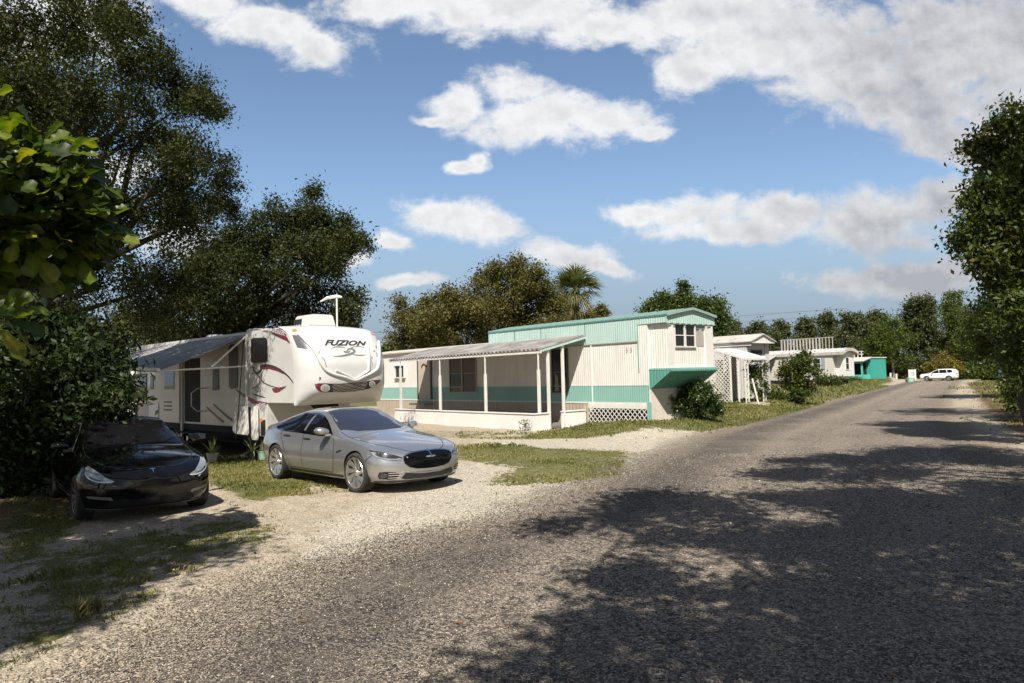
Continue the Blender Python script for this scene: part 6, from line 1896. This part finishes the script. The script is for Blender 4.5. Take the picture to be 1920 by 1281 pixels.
tree('verge_bush', 'dark low bush on the shaded verge at the right edge', 'bush', (18.0, 25.5, 0), pb([(1925, 700, 40), (1915, 735, 30), (1950, 720, 60), (1900, 750, 14)], 25, .6, 15), 500, 11, .2, .15, AUTUMN, BARK, .06, 23, None, .5, .35, .5, .3, 15)
# roadside oaks whose shade falls across the gravel (their crowns stand above and beside the camera)
CAST = leaf_mat('shade_leaf', [(0.0, (0.014, 0.022, 0.006)), (0.5, (0.034, 0.046, 0.012)), (1.0, (0.08, 0.085, 0.02))], 0.2, 0.5)
def overhead(lab, base, bl, n, seed, leaf=.17, tr=.35):
    return tree('oak_tree', lab, 'tree', base, bl, n, 16, .30, leaf, CAST, BARK, tr, seed, 'oaks shading the road', .55, .35, .42, 3.5, 30)
def shade(pts, z, seed, k=1.0):
    """crown masses hung where the sun carries their shade onto measured spots of the ground"""
    rr_ = random.Random(seed); out = []
    kx = -_to_sun.x / _to_sun.z; ky = -_to_sun.y / _to_sun.z
    for px, py, rad in pts:
        x, y = unpix(px, py); zz_ = z + rr_.uniform(-.7, .7)
        c = Vector((x - kx * zz_, y - ky * zz_, zz_)); R = rad * k * 1.45
        if c.y > .3:                                            # a crown low enough to dip into view is moved up along the sunbeam
            while c.z - R * .7 < CAM_H + .60 * (c.y + R) and abs(c.x) - R < .76 * (c.y + R):
                c += _to_sun * .3
        out.append((tuple(c), (rad * k, rad * k, rad * k * .6)))
    return out
overhead('roadside oak whose broken shade covers the near road', (8.4, -1.5, 0), shade([(1250, 940, 1.0), (1140, 960, .7), (1060, 985, .36), (1370, 960, .9), (1490, 935, 1.0), (1220, 1000, .6), (1450, 1010, .8), (1160, 1095, .35), (1200, 1075, .55), (1330, 1120, .25), (1090, 1190, .28), (1140, 1180, .42), (1260, 1190, .36),
    (960, 1268, .24), (1070, 1262, .3), (1500, 1100, .8), (1650, 1050, 1.2), (1650, 1180, .8), (1800, 1120, 1.2), (1470, 1215, .35), (1570, 1255, .6), (1750, 1260, .9), (1880, 1200, 1.0), (1210, 1265, .34), (1380, 1262, .28), (1550, 1020, .9)], 8.4, 1), 1750, 31, .15)
overhead('roadside oak whose shade crosses the road by the gravel bank', (13.5, 8.2, 0), shade([(1530, 862, 1.0), (1620, 880, 1.5), (1720, 860, 1.6), (1820, 850, 1.8), (1600, 930, 1.3), (1750, 940, 1.6), (1880, 930, 1.8), (1480, 890, .8), (1850, 1010, 1.4), (1900, 860, 2.2), (1700, 990, 1.1)], 8.8, 2), 2600, 32)
overhead('roadside oak shading the right verge farther on', (26, 27, 0), shade([(1690, 795, 1.5), (1760, 800, 2.2), (1840, 810, 2.6), (1730, 772, 1.6), (1800, 770, 2.6), (1880, 780, 3), (1830, 742, 3), (1900, 740, 3), (1780, 745, 1.8)], 7.6, 3), 1500, 33, .2)
overhead('leafy oak shading the left corner of the dirt lot', (-10.0, .5, 0), shade([(40, 950, .9), (120, 985, .8), (210, 985, .5), (60, 1040, .8), (180, 1045, .6), (300, 1045, .45), (390, 1035, .35), (90, 1110, .65), (190, 1095, .45), (20, 1170, .55), (90, 1160, .4), (-60, 1000, 1.2), (-80, 1120, 1.0), (20, 900, 1.0), (120, 925, .7)], 6.9, 4)
    + [((-8.2, 4.2, 8), (1.6, 1.6, 1.2))], 2100, 34, .14)

# fig with big lobed leaves hanging into the picture at the left
r = np.random.default_rng(70)
fig = thing('fig_tree', 'large-leaved fig branch hanging in from the left, right-hand leaves sunlit yellow-green', 'tree', (-6.9, 6.2, 0))
FB = [(at(60, 345, 7.0), .60), (at(125, 395, 7.1), .40), (at(25, 435, 6.9), .55), (at(115, 450, 7.1), .33), (at(175, 445, 7.2), .2), (at(-60, 400, 6.7), .8), (at(-90, 320, 6.5), .75), (at(85, 305, 7.3), .34), (at(110, 480, 7.2), .2), (at(-40, 450, 6.9), .45), (at(5, 605, 5.6), .15), (at(60, 410, 6.9), .5), (at(100, 370, 7.2), .4), (at(150, 410, 7.3), .28)]
_sh = curve([(0, 0.01), (.12, .11), (.28, .17), (.42, .16), (.6, .24), (.78, .30), (.92, .22), (1.0, 0.01)])
shape = [(t, _sh(t)) for t in np.linspace(0, 1, 15)]
LV = []; LF = []; LC = []
stems = []
for c, rad in FB:
    k = int(16 + 340 * rad * rad)
    for i in range(k):
        d = Vector(r.normal(size=3)).normalized()
        o = c + d * rad * float(r.random() ** .4)
        a = (d * .8 + Vector((r.normal() * .4 + .25, r.normal() * .4, r.normal() * .4 - .05))).normalized()
        up_ = Vector((r.normal() * .5, r.normal() * .5 - .5, 1.0)).normalized()
        s = a.cross(up_).normalized(); n_ = s.cross(a)
        L = float(r.uniform(.17, .32)); tone = float(np.clip(r.normal(.4, .25), 0, 1))
        cup = float(r.uniform(.05, .3)); arch_ = float(r.uniform(-.05, .35))
        b0 = len(LV)
        for qi, (t, w) in enumerate(shape):
            mid = o + a * (L * t) - n_ * (arch_ * L * t * t) + Vector((0, 0, -.12 * L * t))
            wv_ = math.sin(t * 22 + i) * .035 * L; rib = .10 if qi % 3 == 1 else 0.0
            LV.extend([mid + s * (w * L) + n_ * (cup * w * L + wv_), mid + s * (w * L * .5) + n_ * (cup * w * L * .25), mid - n_ * .01, mid - s * (w * L * .5) + n_ * (cup * w * L * .25), mid - s * (w * L) + n_ * (cup * w * L - wv_)])
            LC.extend([tone, tone + rib, min(1, tone + .2), tone + rib, tone])
        for q in range(len(shape) - 1):
            for j in range(4):
                LF.append((b0 + q * 5 + j, b0 + q * 5 + j + 1, b0 + q * 5 + j + 6, b0 + q * 5 + j + 5))
    stems.append(c)
base = Vector(fig.location)
me = np_mesh('crown', np.array([(v - base)[:] for v in LV]), np.array(LF), {'rnd': LC})
link_mesh('crown', me, FICUS, fig, True)
limbs((0, 0, 0), [(tuple(c - base), (rad,) * 3) for c, rad in FB], .09, r, 1.6).build('trunk', BARKP, fig, True, 60)

# shrubs by the trailers
def ground_blobs(lst, Y, z0=None): return pb(lst, Y, .25, 4)
tree('shrub', 'rounded glossy shrub growing at the foot of the raised trailer end', 'shrub', (at(1300, 780, 26.6).x, 26.6, .28),
     pb([(1275, 755, 26), (1305, 750, 30), (1335, 755, 24), (1290, 735, 20), (1318, 732, 18), (1258, 765, 16), (1345, 768, 14), (1300, 768, 26)], 26.6, .3, 4), 620, 14, .13, .105, leaf_mat('shrub_gloss', [(0, (0.016, 0.03, 0.008)), (.5, (0.036, 0.06, 0.014)), (.9, (0.08, 0.105, 0.025)), (1, (0.13, 0.13, 0.04))], .2, .35, (.9, 1, .3), .5), BARK, .05, 25, None, .5, .35, .5, .25, 30)
tree('shrub', 'tall tangled shrub wrapped round the brown wooden post', 'shrub', (at(1492, 752, 39).x + .3, 39.6, .33),
     pb([(1490, 690, 22), (1510, 680, 20), (1475, 700, 14), (1500, 715, 20), (1485, 725, 16), (1515, 735, 15), (1525, 695, 12), (1495, 740, 18), (1505, 665, 10), (1470, 690, 10)], 39.5, .3, 5), 620, 12, .17, .15, AUTUMN, BARK, .05, 26, None, .5, .35, .5, .6, 40)
tree('climbing_vine', 'leafy vine climbing the white iron post of the lean-to', 'vine', (at(1418, 752, 38).x, 38.3, .3),
     pb([(1412, 690, 12), (1422, 705, 12), (1430, 690, 10), (1415, 725, 9), (1434, 720, 8), (1425, 738, 8), (1408, 708, 8), (1438, 740, 5)], 38.2, .2, 6), 300, 10, .12, .13, AUTUMN, BARK, .03, 27, None, .5, .35, .5, .5, 20)
for k, (px, py, rp, Y, lab) in enumerate([(1545, 712, 9, 61, 'low dark shrub under the clapboard trailer window'), (1566, 714, 8, 63, 'small dark shrub at the corner of the clapboard trailer'), (1450, 745, 8, 40, 'low clump of weeds left of the brown post'), (1605, 714, 10, 82, 'flowering clump in front of the teal cabin porch'), (1590, 716, 7, 78, 'red-flowered clump left of the teal cabin')]):
    b0 = at(px, py + rp, Y)
    tree('shrub', lab, 'shrub', (b0.x, Y, hz1(b0.x, Y)), pb([(px, py, rp), (px - rp, py + 2, rp * .7), (px + rp, py + 2, rp * .7)], Y, .2, k), 120, 10, .2, .2, AUTUMN if k > 2 else GREEN, BARK, .03, 130 + k, 'low shrubs along the trailers', .5, .35, .5, .2, 6)

# spiky variegated plants in pots in front of the camper
def spiky(px, py, Y, h, lab, potcol, seed, n=26):
    r = np.random.default_rng(seed)
    g0 = unpix(px, py)
    t = thing('spiky_plant', lab, 'potted plant', (g0[0], g0[1], 0), 0, 'potted spiky plants in front of the camper')
    V = []; C = []
    for i in range(n):
        a = r.uniform(0, 6.28); el = r.uniform(.35, 1.45); L = h * r.uniform(.6, 1.05); w = .035
        d = np.array([math.cos(a) * math.cos(el), math.sin(a) * math.cos(el), math.sin(el)]); s = np.array([-math.sin(a), math.cos(a), 0])
        o = np.array([0, 0, .17]); prev = None
        for q in range(5):
            t_ = q / 4
            p = o + d * L * t_ + np.array([0, 0, -.38 * L * t_ * t_ * math.cos(el) * 1.6]); ww = w * (1 - t_ ** 2) + .002
            cur = (p - s * ww / 2, p + s * ww / 2)
            if prev: V.extend([prev[0], prev[1], cur[1], cur[0]]); C.extend([min(1, .3 + r.random() * .6)] * 4)
            prev = cur
    link_mesh('leaves', np_mesh('leaves', np.array(V), np.arange(len(V)).reshape(-1, 4), {'rnd': C}), leaf_mat('spiky_leaf', [(0, (.10, .13, .04)), (.5, (.22, .26, .10)), (1, (.45, .45, .26))], .2, .45), t)
    MB().lathe([(0, 0), (.10, 0), (.14, .2), (.15, .2), (.15, .22), (.125, .22), (.12, .17), (0, .17)], 18).build('pot', potcol, t, True, 40)
spiky(398, 866, 19, .62, 'spiky plant in a pale stone-coloured pot beside the black car', mat('pot_stone', (.4, .4, .38), .8, dirt=.4), 1)
spiky(474, 862, 19, .58, 'yellowish spiky plant in a black pot between camper and silver car', mat('pot_black', (.02, .02, .02), .6), 2)
spiky(493, 862, 19, .42, 'smallest spiky plant in a light green pot against the silver car', mat('pot_green', (.3, .45, .36), .6), 3, 18)
# weeds at the porch wall and along the dirt
for k, (px, py, h, lab) in enumerate([(985, 808, .38, 'green weeds sprouting at the foot of the white porch wall'), (1003, 806, .30, 'smaller weed at the corner of the white porch wall'), (300, 958, .10, 'tiny weed tuft in front of the black car'), (150, 1165, .22, 'tall grass tuft leaning over the gravel edge'), (180, 1150, .16, 'low grass tuft on the lit edge of the shade')]):
    r = np.random.default_rng(200 + k); g0 = unpix(px, py)
    n = 150 if k < 2 else 60
    a = r.uniform(0, 6.28, n); rr_ = r.random(n) * h * .7; zz_ = r.random(n) * h
    P = np.stack([np.cos(a) * rr_, np.sin(a) * rr_, zz_ + .02], 1)
    if k < 2: V = leaf_verts(P, .07, .5, r)
    else:
        P[:, 2] = h * .4; V = leaf_verts(P * np.array([.5, .5, 1]), h * 1.1, .06, r, axis=np.stack([np.cos(a) * .5, np.sin(a) * .5, np.ones(n)], 1))
    o = link_mesh('weed_clump', np_mesh('weed_clump', V, np.arange(len(V)).reshape(-1, 4), {'rnd': np.repeat(r.random(n), 4)}), GREEN if k < 2 else MATS['grass_blade'])
    o.location = (g0[0], g0[1], hz1(*g0)); tag(o, lab, 'weeds')

# ------------------------------------------------------------------ small things
def gp(px, py, z=None):
    x, y = unpix(px, py)
    for _ in range(6): x, y = unpix(px, py, hz1(x, y))
    return x, y, hz1(x, y)


x, y, z = gp(1497, 752)
o = MB().box(-.11, .11, -.11, .11, -.1, 1.32).build('wooden_post', mat('weathered_wood', (.17, .11, .075), .9, streak=.4), None, bevel=.015); o.location = (x, y, z)
tag(o, 'weathered brown wooden post standing in the tangled shrub', 'post')
x, y, z = gp(1423, 763)
o = MB().tube([(0, 0, -.05), (-.26, .05, 1.28)], .045, 10).build('leaning_pole', WHITEP); o.location = (x, y, z)
tag(o, 'short white pole leaning left at the edge of the lawn', 'pole')
x, y, z = gp(1632, 719)
o = MB().box(-.2, .2, -.12, .12, 0, 1.45).build('marker_post', WHITEP, None, bevel=.02); o.location = (x, y, z)
tag(o, 'white marker post in front of the teal cabin corner', 'post')
mbx = thing('mailbox_rack', 'dark railing of posts and crossbars in front of the teal wall', 'railing', gp(1648, 712))
for k, x in enumerate((-1.0, .1, 1.0)): MB().box(x - .09, x + .09, -.09, .09, 0, 1.75 if k else 1.4).build('upright', M_BLACK, mbx)
MB().box(-1.0, 1.0, -.05, .05, 1.2, 1.32).box(-1.0, 1.0, -.05, .05, .45, .55).build('crossbar', M_BLACK, mbx)
for k, (px, lab, c, h) in enumerate([(1670, 'white stub post right of the teal cabin', (.7, .7, .68), .95), (1676, 'grey-green stub post right of the teal cabin', (.2, .26, .22), .85), (1681, 'cream stub post nearest the signboard', (.6, .52, .42), .8)]):
    x, y, z = gp(px, 712)
    o = MB().lathe([(0, 0), (.16, 0), (.14, h), (.17, h), (.15, h + .12), (0, h + .14)], 12).build('stub_post', mat('stub%d' % k, c, .7)); o.location = (x, y, z)
    tag(o, lab, 'post', 'stub posts by the cabin')
x, y, z = gp(1711, 713)
sg = thing('notice_board', 'white notice board propped on legs beside the end of the road', 'sign', (x, y, z), -.3)
MB().box(-.5, .5, -.04, .04, .25, 1.55).build('panel', WHITEP, sg)
for s in (-.42, .42): MB().box(s - .05, s + .05, -.06, .0, 0, 1.6).build('leg', WHITEP, sg)
MB().box(-.15, .35, -.048, -.041, .6, 1.25).build('poster', mat('faded_print', (.35, .36, .42), .7, dirt=.8, dirt_scale=6, dirt_col=(.7, .66, .66)), sg)
x, y, z = gp(1707, 716)
o = MB().lathe([(0, 0), (.34, 0), (.42, .5), (.45, .5), (.45, .56), (.38, .56), (.36, .45), (0, .45)], 16).build('planter', mat('mint_pot', (.3, .6, .5), .6)); o.location = (x, y, z)
tag(o, 'mint green tub standing below the white notice board', 'planter')
x, y, z = gp(1701, 716)
o = MB().lathe([(0, 0), (.2, 0), (.25, .3), (0, .34)], 12).build('bucket', mat('red_pot', (.45, .04, .04), .5)); o.location = (x, y, z)
tag(o, 'small red bucket left of the mint green tub', 'bucket')
x, y, z = at(1880, 706, 80).x, 80.0, 0.0
ub_ = thing('utility_box', 'grey-blue utility cabinet standing on the shaded verge', 'utility box', (x, y, z), .3)
MB().box(-.3, .3, -.25, .25, 0, 1.6).build('cabinet', mat('box_blue', (.13, .17, .2), .6, dirt=.3), ub_, bevel=.03)
MB().box(-.33, .33, -.28, .28, 1.6, 1.68).build('cap', mat('box_blue', (.13, .17, .2), .6), ub_, bevel=.02)
# red fuel can and clutter in the shade under the camper
def rvw(x, y, z): return (Matrix.Translation((RVX, RVY, 0)) @ Matrix.Rotation(RVA, 4, 'Z')) @ Vector((x, y, z))
p = rvw(-6.0, -1.75, 0)
fc = thing('fuel_can', 'red fuel can on the ground by the camper steps', 'fuel can', p, .4)
taper_box(-.22, .22, -.14, .14, 0, .36, .88).build('can', mat('red_plastic', (.4, .02, .02), .45), fc, bevel=.03)
MB().tube([(-.12, 0, .36), (-.1, 0, .46), (.08, 0, .46), (.1, 0, .36)], .018, 6).build('handle', mat('red_plastic', (.4, .02, .02), .45), fc)
MB().tube([(.15, 0, .34), (.26, 0, .5)], .022, 6).build('spout', M_BLACK, fc)
# overhead wires far behind the trailers
for k, (a, b_, z0, z1) in enumerate([((-60, 170), (70, 150), 13.5, 14.5), ((-60, 171), (70, 151), 12.2, 13.2), ((-60, 172), (70, 152), 10.6, 11.6)]):
    pts = [(a[0] + (b_[0] - a[0]) * t, a[1] + (b_[1] - a[1]) * t, z0 + (z1 - z0) * t - 1.2 * math.sin(math.pi * t)) for t in np.linspace(0, 1, 25)]
    o = MB().tube(pts, .03, 5).build('power_line', M_BLACK)
    tag(o, ['topmost of the three thin wires crossing the sky behind the trailers', 'middle one of the three thin wires crossing the sky', 'lowest of the three thin wires crossing the sky'][k], 'wire', 'overhead wires')
